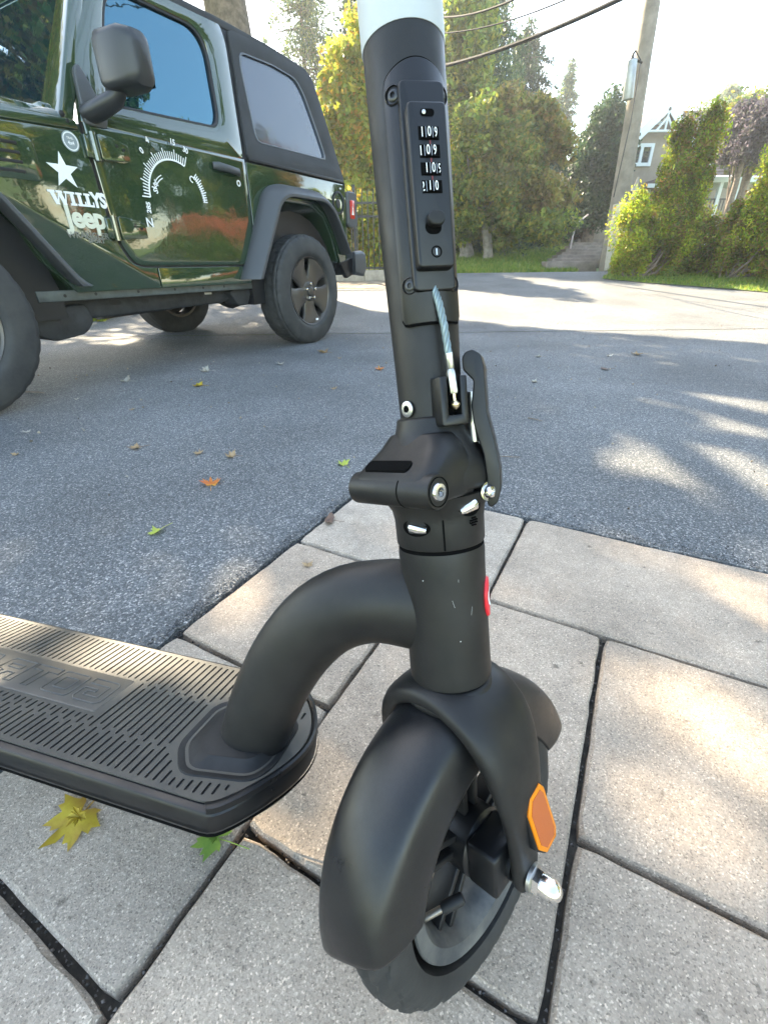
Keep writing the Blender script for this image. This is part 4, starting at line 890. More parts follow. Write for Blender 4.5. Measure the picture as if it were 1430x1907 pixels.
# sill flange, frame rail, floor, bracket
b = JB(); b.box((1.26, -.150, .462), (1.46, .012, .05)); SL = jp('sill_flange', b, M_sill, bevel=.004)
for s2 in (1.86, 1.70, 1.45, 1.2, .98, .80):
    b = JB(); b.lathe([(.008, 0), (.0001, .0003)], (s2, -.1435, .462), (0, 1, 0), 10); jp('flange_hole', b, M_gsk, parent=SL)
b = JB(); b.box((1.3, -.95, .455), (1.5, 1.5, .05)); jp('floor_pan', b, M_gsk)
b = JB(); b.rings([[Vector((s2, -.235, z0)), Vector((s2, -.235, z1)), Vector((s2, -.33, z1)), Vector((s2, -.33, z0))] for s2, z0, z1 in ((2.0, .33, .44), (1.80, .335, .44), (1.2, .345, .445), (.75, .355, .45), (.55, .40, .50), (-.1, .55, .64), (-.7, .55, .64))]); FR = jp('frame_rail', b, M_und, bevel=.012)
for s2, z, wx, wz in ((1.55, .41, .07, .028), (1.36, .405, .05, .022), (.93, .42, .03, .04), (1.75, .395, .05, .05), (1.10, .39, .015, .015)):
    b = side(rrect(s2-wx/2, z-wz/2, s2+wx/2, z+wz/2, min(wx, wz)*.4, 3), -.2345, -.2335); jp('rail_hole', b, M_gsk, parent=FR, smooth=False)
b = side(rrect(.84, .415, .90, .455, .003, 2), -.2345, -.232); jp('part_sticker', b, mk('sticker', (.5, .5, .47), .6), parent=FR, smooth=False)
b = side(fillet([(1.72, .33), (1.78, .27), (1.95, .25), (2.06, .30), (2.06, .40), (1.74, .42)], .03, 3), -.33, -.19); jp('body_mount', b, M_und, bevel=.01)
b = side(fillet([(.56, .33), (.66, .33), (.72, .42), (.60, .50), (.50, .44)], .02, 3), -.30, -.18); jp('spring_bracket', b, M_und, bevel=.008)
b = JB(); b.tube([Vector((.62, -.26, .40)), Vector((.05, -.33, .37))], .028, 10); jp('control_arm', b, M_und)
b = JB(); b.tube([Vector((0, -.2, .40)), Vector((0, -1.7, .40))], .04, 12); b.lathe([(.05, -.12), (.14, -.08), (.16, 0), (.14, .08), (.05, .12)], (0, -.94, .40), (0, 1, 0), 16, cap=True); jp('rear_axle', b, M_und)
b = JB(); b.tube([Vector((1.1, -1.2, .32)), Vector((.45, -1.2, .34))], .10, 14, ell=.7); jp('exhaust_silencer', b, M_und)
b = side([(.6, .36), (1.1, .36), (1.1, .45), (.6, .45)], -.5, -1.1); jp('fuel_tank', b, M_und, bevel=.03)
# rear lamp, bumper, filler
b = JB(); b.rings([mring(-.16, -.90, -.75, .885, 1.145, .03), mring(-.125, -.905, -.75, .88, 1.15, .035), mring(-.115, -.90, -.76, .89, 1.14, .03)]); TL = jp('tail_lamp', b, M_flr)
b = side(rrect(-.855, .945, -.785, 1.085, .012, 3), -.116, -.108); TLr = jp('red_lens', b, mk('red_lens', (.55, .02, .015), .15, coat=1., trans=.15), parent=TL, bevel=.002)
b = side([(-.815, 1.045), (-.83, 1.02), (-.822, 1.02), (-.84, .975), (-.803, .975), (-.815, 1.01)], -.108, -.1072); jp('lens_mark', b, M_dig, parent=TLr, smooth=False)
b = JB(); b.lathe([(.085, .0), (.085, .006), (.07, .008), (.066, -.006), (.0001, -.006)], (-.615, -.122, 1.05), (0, 1, 0), 26); FC = jp('filler_cup', b, M_gsk)
b = JB(); b.lathe([(.032, -.004), (.032, .004), (.026, .006)], (-.61, -.122, 1.045), (0, 1, 0), 16, cap=True); jp('filler_cap', b, M_und, parent=FC)
b = JB(); b.rings([[Vector((s2, t, z)) for s2, z in ((-.80, .50), (-.80, .69), (-.93, .70), (-1.00, .68), (-1.02, .56), (-.97, .48))] for t in (-.13, -.10)]+[[Vector((s2+.03, t, z)) for s2, z in ((-.80, .52), (-.80, .67), (-.93, .68), (-.98, .66), (-1.0, .57), (-.95, .50))] for t in (-.07,)]); b.box((-.90, -.94, .59), (.20, 1.64, .19)); jp('rear_bumper', b, M_flr, bevel=.012)
b = side(fillet([(-.60, .60), (-.80, .64), (-.80, .50), (-.70, .47)], .01, 2), -.16, -.12); jp('bumper_end', b, M_gsk, bevel=.004)
b = JB(); b.lathe([(.28, 0), (.385, .02), (.39, .2), (.28, .24)], (-.80, -1.0, .98), (-1, 0, 0), 28, cap=True); jp('spare_tyre', b, M_tyre)
# wheels
M_jt = mk('car_tyre_rubber', (.022, .023, .024), .7, col2=(.042, .042, .040), vscale=10, bump=.25, bscale=120)
M_rimb = mk('bronze_grey_rim', (.085, .078, .070), .38, metal=.6, bump=.05, bscale=100)
def wheel(name, cx, tc, rad, lab, steer=0., detail=True, sideflip=1, zc=None):
    e = bpy.data.objects.new(name, None); COL.objects.link(e); e.parent = JP; e.location = (cx, tc, zc or rad-.008); e.rotation_euler = (0, 0, steer + (math.pi if sideflip < 0 else 0)); e['label'] = lab
    hw = .1225; q = rad-.40
    prof = [(-hw+.015, .250), (-hw-.002, .272), (-hw-.004, .30), (-hw+.002, .345), (-hw+.010, .375), (-hw+.024, .392), (-hw+.05, .3985), (-.06, .4), (0, .401), (.06, .4), (hw-.05, .3985), (hw-.024, .392), (hw-.010, .375), (hw-.002, .345), (hw+.004, .30), (hw+.002, .272), (hw-.015, .250)]
    fine = []
    for i in range(len(prof)-1):
        K_ = 3 if prof[i][1] > .36 else 2
        for k in range(K_): fine.append((prof[i][0]+(prof[i+1][0]-prof[i][0])*k/K_, prof[i][1]+(prof[i+1][1]-prof[i][1])*k/K_))
    fine.append(prof[-1]); b = MB(); rs = []; NS = 210 if detail else 60
    for k in range(NS):
        a = 2*math.pi*k/NS; ring = []
        for n_, r in fine:
            g = 0
            if r > .368:
                x = abs(n_)/hw; w_ = math.sin(k*2*math.pi*30/NS+(1 if n_ > 0 else 0))
                if abs(x-.30-.04*w_) < .05 or abs(x-.66-.03*w_) < .04: g = .008
                if x > .72 and (k % 7) in (0, 1): g = .0035
                if x <= .60 and (k+ (3 if n_ > 0 else 0)) % 7 == 0: g = .004
            elif .30 < r < .35 and abs(n_) > .1 and False: g = 0
            rr = r-g+q
            flat = rr
            ring.append(Vector((rr*math.cos(a), n_, rr*math.sin(a))))
        rs.append(ring)
    b.rings(rs, cap=False, close=True); b.build('tyre', M_jt, e)
    b = MB(); b.lathe([(.254, hw-.018), (.250, hw-.010), (.240, hw-.016), (.232, hw-.035), (.225, hw-.09), (.23, -hw+.02), (.254, -hw+.02)], (0, 0, 0), (0, 1, 0), 60); rm = b.build('rim', M_rimb, e)
    b = MB(); b.lathe([(.224, hw-.10), (.0001, hw-.11)], (0, 0, 0), (0, 1, 0), 40); b.build('brake_disc', M_und, rm)
    # face: ring and hub joined by five spokes, windows pierced between them
    b = MB(); NSP = 5; M_ = 16
    def spk(a_mid):
        # spoke cross rings from hub to rim
        rs = []
        for r, hwid, y0, y1 in ((.055, .062, hw-.030, hw-.060), (.10, .066, hw-.032, hw-.062), (.145, .076, hw-.030, hw-.058), (.190, .100, hw-.024, hw-.05), (.222, .140, hw-.018, hw-.045), (.237, .150, hw-.016, hw-.04)):
            er = Vector((math.cos(a_mid), 0, math.sin(a_mid))); et = Vector((-math.sin(a_mid), 0, math.cos(a_mid)))
            rs.append([er*r+et*(-hwid)+Vector((0, y1, 0)), er*r+et*(-hwid)+Vector((0, y0-.008, 0)), er*r+et*(-hwid*.72)+Vector((0, y0, 0)), er*r+et*(hwid*.72)+Vector((0, y0, 0)), er*r+et*hwid+Vector((0, y0-.008, 0)), er*r+et*hwid+Vector((0, y1, 0))])
        return rs
    for i in range(NSP):
        b2 = MB(); b2.rings(spk(R(90+36+72*i))); b2.build('wheel_spoke', M_rimb, rm, bevel=.003)
    b = MB(); b.lathe([(.075, hw-.060), (.074, hw-.03), (.06, hw-.024), (.036, hw-.024), (.034, hw-.008), (.028, hw-.004)], (0, 0, 0), (0, 1, 0), 30, cap=True); b.build('wheel_hub', M_rimb, rm, bevel=.001)
    for i in range(5):
        a = R(90+72*i); b = MB(); b.lathe([(.0115, hw-.03), (.0115, hw-.004), (.007, hw-.001)], (.0565*math.cos(a), 0, .0565*math.sin(a)), (0, 1, 0), 6, cap=True); b.build('lug_nut', M_chr, rm)
    return e
wheel('wheel', 0, -.128, .402, 'rear left wheel with bronze grey five-spoke rim')
wheel('wheel', 2.49, -.105, .402, 'front left wheel at the left edge', steer=R(-3))
wheel('wheel', 0, -1.752, .402, 'rear right wheel seen under the car', detail=False, sideflip=-1)
wheel('wheel', 2.43, -1.752, .402, 'front right wheel', detail=False, sideflip=-1)
b = side(rrect(-.062, .175, -.03, .190, .003, 2), -.012, -.0105); jp('wheel_weight', b, M_dig, smooth=False)
# decals: star, lettering, badge, compass and altimeter dial
def dec(u0, v0, t=-.1195, ang=0., tilt=0.):
    c2, s2 = math.cos(ang), math.sin(ang)
    def fn(x, y, z): return Vector((u0-(x*c2-y*s2), t, v0+x*s2+y*c2))
    return fn
def decp(name, poly, u0, v0, mat=M_dig, t=-.1195, ang=0., parent=None):
    f = dec(u0, v0, t, ang); b = MB(); b.add([f(x, y, 0) for x, y in poly], [tuple(range(len(poly)))]); return jp(name, b, mat, parent=parent or JP, smooth=False)
FT = -.1205
st = []
for i in range(10):
    r_ = .076 if i % 2 == 0 else .030; st.append((r_*math.cos(R(90+36*i)), r_*math.sin(R(90+36*i))))
f = dec(1.695, .990, FT); b = MB(); b.add([f(x, y, 0) for x, y in st]+[f(0, 0, 0)], [(i, (i+1) % 10, 10) for i in range(10)]); jp('star_decal', b, M_dig, smooth=False)
# slab-serif name built from strokes
def strokes(segs, serifs, u0, v0, name, parent, t, mat=M_dig, sc2=1.):
    u0 = 1.668+(u0-1.668)*.74; v0 = .853; sc2 = .74; f = dec(u0, v0, t); b = MB()
    zoff = 0
    for (x0, y0, x1, y1, w_) in segs:
        b.add([f(sc2*(x0-w_/2), sc2*y0, 0)+Vector((0, zoff, 0)), f(sc2*(x0+w_/2), sc2*y0, 0)+Vector((0, zoff, 0)), f(sc2*(x1+w_/2), sc2*y1, 0)+Vector((0, zoff, 0)), f(sc2*(x1-w_/2), sc2*y1, 0)+Vector((0, zoff, 0))], [(0, 1, 2, 3)]); zoff += .00022
    for (x0, y0, x1, y1) in serifs:
        b.add([f(sc2*x0, sc2*y0, 0)+Vector((0, zoff, 0)), f(sc2*x1, sc2*y0, 0)+Vector((0, zoff, 0)), f(sc2*x1, sc2*y1, 0)+Vector((0, zoff, 0)), f(sc2*x0, sc2*y1, 0)+Vector((0, zoff, 0))], [(0, 1, 2, 3)]); zoff += .00022
    return jp(name, b, mat, parent=parent, smooth=False)
WL = bpy.data.objects.new('name_decal', None); COL.objects.link(WL); WL.parent = JP
sr = .012; hL = .075; x = -.165
def ser(cx, w_, y0): return (cx-w_/2, y0, cx+w_/2, y0+sr)
strokes([(.014, hL, .038, 0, .026), (.062, hL, .040, 0, .009), (.062, hL, .084, 0, .026), (.106, hL, .086, 0, .009)], [ser(.014, .046, hL-sr), ser(.062, .040, hL-sr), ser(.106, .028, hL-sr)], 1.84, .838, 'letter', WL, FT)
def sI(x0): strokes([(0, 0, 0, hL, .023)], [ser(0, .042, 0), ser(0, .042, hL-sr)], x0, .838, 'letter', WL, FT)
def sL(x0): strokes([(0, 0, 0, hL, .023), (.034, 0, .034, .028, .009)], [ser(0, .042, hL-sr), (-.021, 0, .0385, sr)], x0, .838, 'letter', WL, FT)
sI(1.700); sL(1.652); sL(1.598)
strokes([(-.032, hL, 0, .03, .024), (.032, hL, 0, .03, .010), (0, 0, 0, .035, .023)], [ser(-.030, .042, hL-sr), ser(.032, .030, hL-sr), ser(0, .042, 0)], 1.520, .838, 'letter', WL, FT) if False else None
text_mesh('YS', .084, dec(1.5585, .8815, FT), 'letter', M_dig, WL, sx=.86, bold=.0042, space=.92)
text_mesh('Jeep', .128, dec(1.652, .803, FT), 'maker_badge', mk('badge_cream', (.62, .62, .5), .4), JP, sx=.95, bold=.0048, space=.95)
M_bdk = mk('badge_dark', (.16, .16, .14), .35)
text_mesh('WRANGLER', .037, dec(1.662, .728, FT), 'model_badge', M_bdk, JP, sx=1.05, bold=.0012, space=1.02)
text_mesh('SPORT', .024, dec(1.628, .7045, FT), 'trim_badge', M_bdk, JP, sx=1.2, bold=.0012)
b = MB(); f = dec(1.68, .7155, FT); b.add([f(-.0, -.001, 0), f(.115, -.001, 0), f(.115, .0012, 0), f(-.03, .0012, 0)], [(0, 1, 2, 3)]); jp('badge_line', b, M_bdk, smooth=False)
def ringdecal(name, u0, v0, r0, r1, mat, parent, a0=0, a1=360, t=FT, n=40):
    f = dec(u0, v0, t); b = MB(); rs = []
    for i in range(n+1):
        a = R(a0+(a1-a0)*i/n); rs.append([f(r0*math.cos(a), r0*math.sin(a), 0), f(r1*math.cos(a), r1*math.sin(a), 0)])
    b.add([p for r in rs for p in r], [(2*i, 2*i+1, 2*i+3, 2*i+2) for i in range(n)]); return jp(name, b, mat, parent=parent, smooth=False)
RB = ringdecal('round_badge', 1.622, 1.112, .0001, .040, mk('badge_grey', (.22, .26, .28), .4), JP)
ringdecal('badge_ring', 1.622, 1.112, .031, .036, M_dig, RB, t=FT+.001); text_mesh('4x4', .020, dec(1.622, 1.105, FT+.001), 'badge_print', M_dig, RB, bold=.0006); text_mesh('TRAIL', .012, dec(1.622, 1.124, FT+.001), 'badge_print', M_dig, RB, bold=.0003)
DU, DV, DRd = 1.070, .925, .192; DT = -.1085
DL = bpy.data.objects.new('dial_decal', None); COL.objects.link(DL); DL.parent = DR
def dialT(u, v): # height of the bulged door skin
    return -.117+.010*max(0, 1-max(abs(u-1.0)/.53, abs(v-.9)/.3)**2)+.0015
ringdecal('dial_arc', DU, DV, DRd-.006, DRd+.003, M_dig, DL, 64, 180, t=dialT(1.1, .95)+.0015)
ringdecal('dial_arc', DU, DV, DRd-.005, DRd+.003, M_dig, DL, 2, 42, t=dialT(.95, .95)+.0015)
for i, a in enumerate(list(np.linspace(64, 180, 31))+list(np.linspace(2, 42, 13))):
    f = dec(DU, DV, dialT(1.0, .95)+.0018); l_ = .036 if i % 5 else .05; c2, s2 = math.cos(R(a)), math.sin(R(a)); wv = .0030; r0 = DRd-(.0 if i < 31 else .012); r1 = DRd+l_*(1 if i < 31 else .6)
    b = MB(); b.add([f(r0*c2+wv*s2, r0*s2-wv*c2, 0), f(r1*c2+wv*s2, r1*s2-wv*c2, 0), f(r1*c2-wv*s2, r1*s2+wv*c2, 0), f(r0*c2-wv*s2, r0*s2+wv*c2, 0)], [(0, 1, 2, 3)]); jp('dial_tick', b, M_dig, parent=DL, smooth=False)
for txt, a, r_, sz in (('285', 193, .222, .036), ('0', 132, .275, .038), ('4', 118, .29, .036), ('15', 84, .275, .036), ('30', 66, .272, .036), ('W', 158, .152, .044), ('S', 168, .150, .040), ('C', 44, .165, .045), ('N', 208, .262, .06)):
    u = DU-r_*math.cos(R(a)); v = DV+r_*math.sin(R(a)); text_mesh(txt, sz, dec(u, v, dialT(1.0, .95)+.0016, R(0) if txt == 'N' else R(a-90)*.8), 'dial_number', M_dig, DL, bold=.0012)
for k in (0, .014): ringdecal('dial_mark', DU+.05, DV+.0, .10+k, .105+k, M_dig, DL, 110, 150, t=dialT(1, .95)+.0016, n=10)
text_mesh('4x4', .022, dec(-.655, 1.155, FT), 'rear_badge', M_dig, JP, bold=.0006)

# ------------------------------------------------------------------ trees and plants
GREENS = dict(
 bronze=[(.20, .20, .05), (.30, .24, .06), (.14, .18, .04), (.30, .19, .07), (.10, .15, .04)],
 fresh=[(.10, .18, .03), (.18, .26, .04), (.30, .33, .05), (.06, .12, .025), (.42, .36, .05)],
 rust=[(.42, .17, .05), (.34, .20, .05), (.20, .14, .04), (.5, .26, .08)],
 maple=[(0.103, 0.172, 0.023), (0.184, 0.230, 0.034), (0.345, 0.276, 0.034), (0.276, 0.138, 0.034), (0.081, 0.138, 0.023)],
 dark=[(0.018, 0.045, 0.021), (0.033, 0.068, 0.027), (0.053, 0.090, 0.033), (0.075, 0.112, 0.045)],
 spruce=[(0.031, 0.068, 0.037), (0.051, 0.102, 0.051), (0.093, 0.145, 0.051), (0.204, 0.238, 0.051)],
 chestnut=[(.085, .16, .035), (.14, .21, .045), (.22, .24, .055), (.34, .29, .06), (.15, .14, .06)],
 yellow=[(0.240, 0.320, 0.040), (0.384, 0.400, 0.048), (0.160, 0.240, 0.032), (0.320, 0.368, 0.048), (0.528, 0.432, 0.048), (0.544, 0.272, 0.048)],
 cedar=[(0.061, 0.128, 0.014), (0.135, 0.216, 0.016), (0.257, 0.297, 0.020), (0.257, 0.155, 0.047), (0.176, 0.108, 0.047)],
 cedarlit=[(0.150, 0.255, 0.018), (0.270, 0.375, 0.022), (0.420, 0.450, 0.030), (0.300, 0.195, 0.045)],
 purple=[(.075, .06, .085), (.12, .10, .125), (.08, .09, .06)],
 hedge=[(0.028, 0.049, 0.021), (0.063, 0.084, 0.028), (0.112, 0.070, 0.042)],
 pale=[(0.192, 0.240, 0.120), (0.288, 0.312, 0.168), (0.144, 0.204, 0.096)])
def leafmat(key, tr=.45): return mk('leaf_'+key, GREENS[key][0], .55, island=GREENS[key], trans=tr, spec=.35, fine=.62, fscale=1.5 if key in ('chestnut', 'yellow', 'spruce', 'dark') else 3.2)
M_bark = mk('bark', (.12, .095, .075), .9, col2=(.24, .19, .15), vscale=14, bump=1., bscale=26)
M_birch = mk('pale_bark', (.34, .31, .27), .85, col2=(.16, .14, .12), vscale=7, bump=.5, bscale=25)
def clumps(center, rad, nc, per, cr_, rng, shell=.55, taper=0., keep=None):
    c = np.array(center); out = []; cs = []
    while len(cs) < nc:
        d = rng.normal(size=3); d /= np.linalg.norm(d); r = shell+(1-shell)*rng.random(); p = d*r
        if p[2] < -.75: continue
        z = (p[2]+1)/2; p[:2] *= (1-taper*z)
        cs.append(p*np.array(rad))
    for p in cs:
        q = rng.normal(size=(per, 3)); q /= np.linalg.norm(q, axis=1)[:, None]; q *= (rng.random((per, 1))**.45)*cr_*rng.uniform(.6, 1.25)*np.array([1, 1, .75]); out.append(c+p+q)
    P = np.concatenate(out)
    if keep is not None: P = P[keep(P)]
    return P, [c+p for p in cs]
def tree(name, base, center, rad, nc, per, cr_, leaf, key, label, cat='tree', group=None, trunk=.12, bark=None, lean=(0, 0), limbs=9, taper=0., aspect=1.8, seed=1, stems=1, keep=None, flat=0., shell=.55, droop=0., tr=.45):
    rng = np.random.default_rng(seed); rr = random.Random(seed); base = Vector(base)
    e = empty(name, base, label, cat, group); bark = bark or M_bark
    P, cs = clumps(center, rad, nc, per, cr_, rng, shell, taper, keep)
    leafcloud('crown', P, leaf, leafmat(key, tr), e, tuple(base), aspect, droop, rng, flat)
    c = Vector(center); b = MB(); fork_pts = []
    for s in range(stems):
        off = Vector((rr.uniform(-1, 1), rr.uniform(-.5, .5), 0))*(.35*(stems > 1)); top = Vector((c.x+off.x*2, c.y+off.y*2, c.z+rad[2]*.35))
        pts = [base-e.location+Vector((0, 0, -.1))+off*.25, (base+Vector((0, 0, .15))-e.location)+off*.3]
        for t in (.25, .5, .75, 1): pts.append((base.lerp(top, t)+off*t+Vector((rr.uniform(-.1, .1), rr.uniform(-.1, .1), 0))*rad[0]*.25)-e.location)
        b.tube(pts, [trunk*1.5, trunk*1.05, trunk*.9, trunk*.72, trunk*.5, trunk*.2], 12)
        fork_pts += pts[2:5]
    tk = b.build('trunk', bark, e)
    for i in range(min(limbs, len(cs))):
        q = Vector(cs[rr.randrange(len(cs))])-e.location; p = rr.choice(fork_pts); mid = p.lerp(q, .5)+Vector((0, 0, -.08*(q-p).length)); b = MB(); b.tube([p, mid, q], [trunk*.34, trunk*.2, trunk*.06], 6); b.build('limb', bark, e)
    return e
def pxbox(x0, y0, x1, y1, Y):
    a = aty(x0, (y0+y1)/2, Y); c = aty(x1, (y0+y1)/2, Y); t = aty((x0+x1)/2, y0, Y); d = aty((x0+x1)/2, y1, Y)
    return ((a.x+c.x)/2, Y, (t.z+d.z)/2), (c.x-a.x)/2, (t.z-d.z)/2
def conifer(name, base, h, r, label, key='spruce', seed=1, n=34, per=150, leaf=.12, droop=.5, group=None, z0=.08, trunk=.14, side=None, tr=.35, sparse=1.):
    rng = np.random.default_rng(seed); rr = random.Random(seed); base = Vector(base); e = empty(name, base, label, 'tree', group)
    b = MB(); b.tube([(0, 0, -.1), (0, 0, h*.5), (0, 0, h)], [trunk, trunk*.6, .01], 10); b.build('trunk', M_bark, e)
    pts = []; bb = MB()
    for i in range(n):
        t = i/(n-1.); z = h*(z0+(1-z0)*t); R_ = r*(1-t)**.8*rr.uniform(.75, 1.15)+.05; k = 5 if t < .9 else 3
        for j in range(k):
            a = rr.uniform(0, 6.28)+j*6.28/k; L_ = R_*rr.uniform(.7, 1.1); dz = -L_*droop*rr.uniform(.5, 1.)
            tipv = np.array([math.cos(a)*L_, math.sin(a)*L_, dz]); m_ = int(per*(L_/r)**.7*sparse)+6
            u = rng.random(m_)**.8; P = np.array([0, 0, z])+tipv*u[:, None]*np.array([1, 1, 1]); P[:, 2] += (u*(1-u))*L_*.35; sp_ = .10+.16*L_*(1-u)[:, None]
            P += rng.normal(size=(m_, 3))*sp_*np.array([1, 1, .35]); P[:, 2] -= rng.random(m_)*.22*L_*droop
            pts.append(P)
            if i % 3 == 0: bb.tube([Vector((0, 0, z)), Vector(tipv*.5)+Vector((0, 0, z+L_*.08)), Vector(tipv)+Vector((0, 0, z))], [trunk*.22, trunk*.13, trunk*.04], 5)
    tag(bb.build('boughs', M_bark, e), kind='stuff')
    P = np.concatenate(pts); ob = leafcloud('crown', P+np.array(base), leaf, leafmat(key, tr), e, tuple(base), 3.2, .5, rng); return e

# shading maples behind the car: their crowns, above the top of the picture, are shaped leaf by leaf to cast the driveway shade and sun patches
LIT = [[(560, 600), (650, 572), (860, 597), (1100, 618), (1440, 640), (1440, 520), (560, 500)],
       [(1042, 684), (1100, 690), (1260, 722), (1430, 742), (1500, 770), (1500, 812), (1360, 795), (1250, 775), (1290, 765), (1200, 735), (1080, 706)],
       [(1138, 835), (1170, 816), (1240, 828), (1330, 850), (1450, 890), (1450, 940), (1340, 915), (1250, 880), (1160, 860)],
       [(1185, 1325), (1230, 1315), (1330, 1345), (1440, 1400), (1440, 1560), (1370, 1500), (1260, 1410), (1195, 1355)],
       [(500, 1545), (560, 1560), (600, 1620), (600, 1660), (540, 1600)], [(560, 1440), (590, 1470), (640, 1530), (620, 1600), (575, 1540)],
       [(470, 1080), (510, 1085), (530, 1130), (480, 1140)], [(1240, 1075), (1450, 1080), (1450, 1180), (1330, 1130)], [(1180, 740), (1150, 735), (1165, 760)]]
LITW = [1., 1., 1., .90, .98, .98, .8, .75, .8]
LITP = [[(gnd(x, y).x, gnd(x, y).y) for x, y in pl] for pl in LIT]
def dilate(pl, d):
    cx0 = sum(p[0] for p in pl)/len(pl); cy0 = sum(p[1] for p in pl)/len(pl); o = []
    for x, y in pl:
        v = Vector((x-cx0, y-cy0)); v = v+v.normalized()*d; o.append((cx0+v.x, cy0+v.y))
    return o
LITP = LITP[:1]+[dilate(p, d) for p, d in zip(LITP[1:], (.12, .12, .085, .11, .11, .10, .08, .07))]
# a patch of sun on the deck, and the speckle beyond the car
LITP.append([(K(u, v, 0).x-SH.x*.16/math.tan(SUN_EL), K(u, v, 0).y-SH.y*.16/math.tan(SUN_EL)) for u, v in ((-.17, -.03), (-.08, .10), (-.25, .16), (-.55, .12), (-.55, -.08), (-.28, -.06))]); LITW.append(.93)
LITP.append([(-5.2, 5.0), (-3.0, 4.2), (-1.8, 3.9), (-1.5, 4.6), (-1.2, 5.4), (-.8, 5.6), (-1.5, 7), (-6, 8)]); LITW.append(.50)
def litprob(x, y):
    for pl, w_ in zip(LITP, LITW):
        if inside(x, y, pl): return w_
    return 0.
TG = math.tan(SUN_EL)
shade_line = [(-4.6, 9.5), (-2, 7.2), (-.42, 6.27), (.89, 5.37), (2.1, 4.45), (3.07, 3.73), (6.4, 1.2), (5.5, -1.5), (-3.5, -1.5), (-9, 4)]
maples = [(Vector((-2.12, 8.9, .29)), (-3.6, 10.6, 6.8), .31, 'tall maple with furrowed grey trunk rising behind the soft top of the car', 101),
          (Vector((-8.2, 9.8, .36)), (-8.5, 12.0, 7.5), .26, 'maple beyond the car, outside the left edge of the picture', 102)]
allP = [[] for _ in maples]; rng = np.random.default_rng(5); cnt = 0
cx_ = rng.uniform(-9, 6.4, 3600); cy_ = rng.uniform(-1.5, 9.5, 3600); ch = rng.uniform(0, 1, 3600)
for x, y, hrand in zip(cx_, cy_, ch):
    if not inside(x, y, shade_line): continue
    z = 5.0+4.2*hrand; ox_, oy_ = x+SH.x*z/TG, y+SH.y*z/TG
    if oy_ > 8 and z < .588+.375*oy_+.25: z = .588+.375*oy_+.3; ox_, oy_ = x+SH.x*z/TG, y+SH.y*z/TG; z = max(z, .588+.375*oy_+.3)
    n_ = 34; q = rng.normal(size=(n_, 3)); q /= np.linalg.norm(q, axis=1)[:, None]; q *= rng.random((n_, 1))**.4*.42*np.array([1, 1, .6])
    P = np.array([ox_, oy_, z])+q; gx = P[:, 0]-SH.x*P[:, 2]/TG; gy = P[:, 1]-SH.y*P[:, 2]/TG
    kp = np.array([inside(a, c2, shade_line) and rng.random() > litprob(a, c2) for a, c2 in zip(gx, gy)])
    P = P[kp]
    if len(P): allP[0 if ox_ > -5.6 else 1].append(P)
for (bs, cc, tr_, lab, sd), PP in zip(maples, allP):
    P = np.concatenate(PP); e = empty('maple_tree', bs, lab, 'tree', 'maples shading the driveway')
    leafcloud('crown', P, .15, leafmat('maple', .4), e, tuple(bs), 1.25, 0, rng)
    b = MB(); c3 = Vector(cc)-bs; b.tube([(0, 0, -.3), (0, 0, .2), (.02, 0, 1.6), (.0, .05, 3.2), (c3.x*.06, c3.y*.06, 4.3), (c3.x*.3, c3.y*.3, 5.3), (c3.x*.6, c3.y*.6, 6.3), (c3.x, c3.y, 7.6)], [tr_*1.5, tr_*1.15, tr_, tr_*.96, tr_*.9, tr_*.7, tr_*.5, .05], 20); b.build('trunk', M_bark, e)
    for i in range(16):
        q = Vector(P[rng.integers(len(P))])-bs; s0 = Vector((c3.x*(.3+.1*(i % 4)), c3.y*(.3+.1*(i % 4)), 5.3+(i % 4)*.3)); b = MB(); b.tube([s0, s0.lerp(q, .5)+Vector((0, 0, .35)), q], [tr_*.34, tr_*.2, .02], 7); b.build('limb', M_bark, e)

tree('maple_tree', (-9.6, 6.2, zg(6.2)), (-9.8, 6.6, 5.6), (3.4, 3.2, 2.6), 150, 260, .7, .16, 'maple', 'maple left of the car, mirrored in its windscreen', 'tree', 'maples shading the driveway', trunk=.2, seed=103)
# trees in view
g = gnd(914, 482); C, rx_, rz2 = pxbox(838, 175, 1048, 465, g.y); tree('chestnut_tree', g, C, (rx_*.72, 1.3, rz2*.80), 110, 250, .36, .115, 'chestnut', 'broad tree turning yellow and brown above two slender trunks on the far lawn', trunk=.10, bark=M_birch, seed=21, stems=2, taper=.12, limbs=12, tr=.35)
E_ = bpy.data.objects['chestnut_tree']; rngc = np.random.default_rng(77)
for bx in ((852, 182, 930, 290), (980, 225, 1052, 330), (836, 290, 892, 400), (905, 162, 975, 240), (965, 180, 1030, 262), (975, 330, 1060, 400), (842, 385, 910, 455), (905, 400, 985, 462), (975, 392, 1050, 448)):
    C, rx_, rz2 = pxbox(*bx, g.y-.5+.4*(bx[0] % 3)); P, _ = clumps(C, (rx_, .9, rz2), 19, 210, .33, rngc, .5); leafcloud('crown', P, .115, leafmat('fresh' if bx[0] < 900 or bx[1] > 380 else 'bronze', .4), E_, tuple(E_.location), 1.8, .1, rngc, 0)
C, rx_, rz2 = pxbox(806, -60, 912, 262, 15.2); tree('leafy_tree', (C[0], 15.2, zg(15.2)), C, (rx_, 1.0, rz2), 120, 170, .40, .13, 'fresh', 'fresh green tree with yellowing leaves right behind the upper scooter stem', trunk=.12, seed=27, limbs=8, droop=.4)
g = gnd(868, 479); C, rx_, rz2 = pxbox(800, 255, 900, 440, g.y+.6); tree('birch_tree', g, C, (rx_, 1.2, rz2), 46, 240, .5, .12, 'yellow', 'yellowing tree on a thick pale trunk, half hidden by the scooter stem', trunk=.17, bark=M_birch, seed=22, limbs=5)
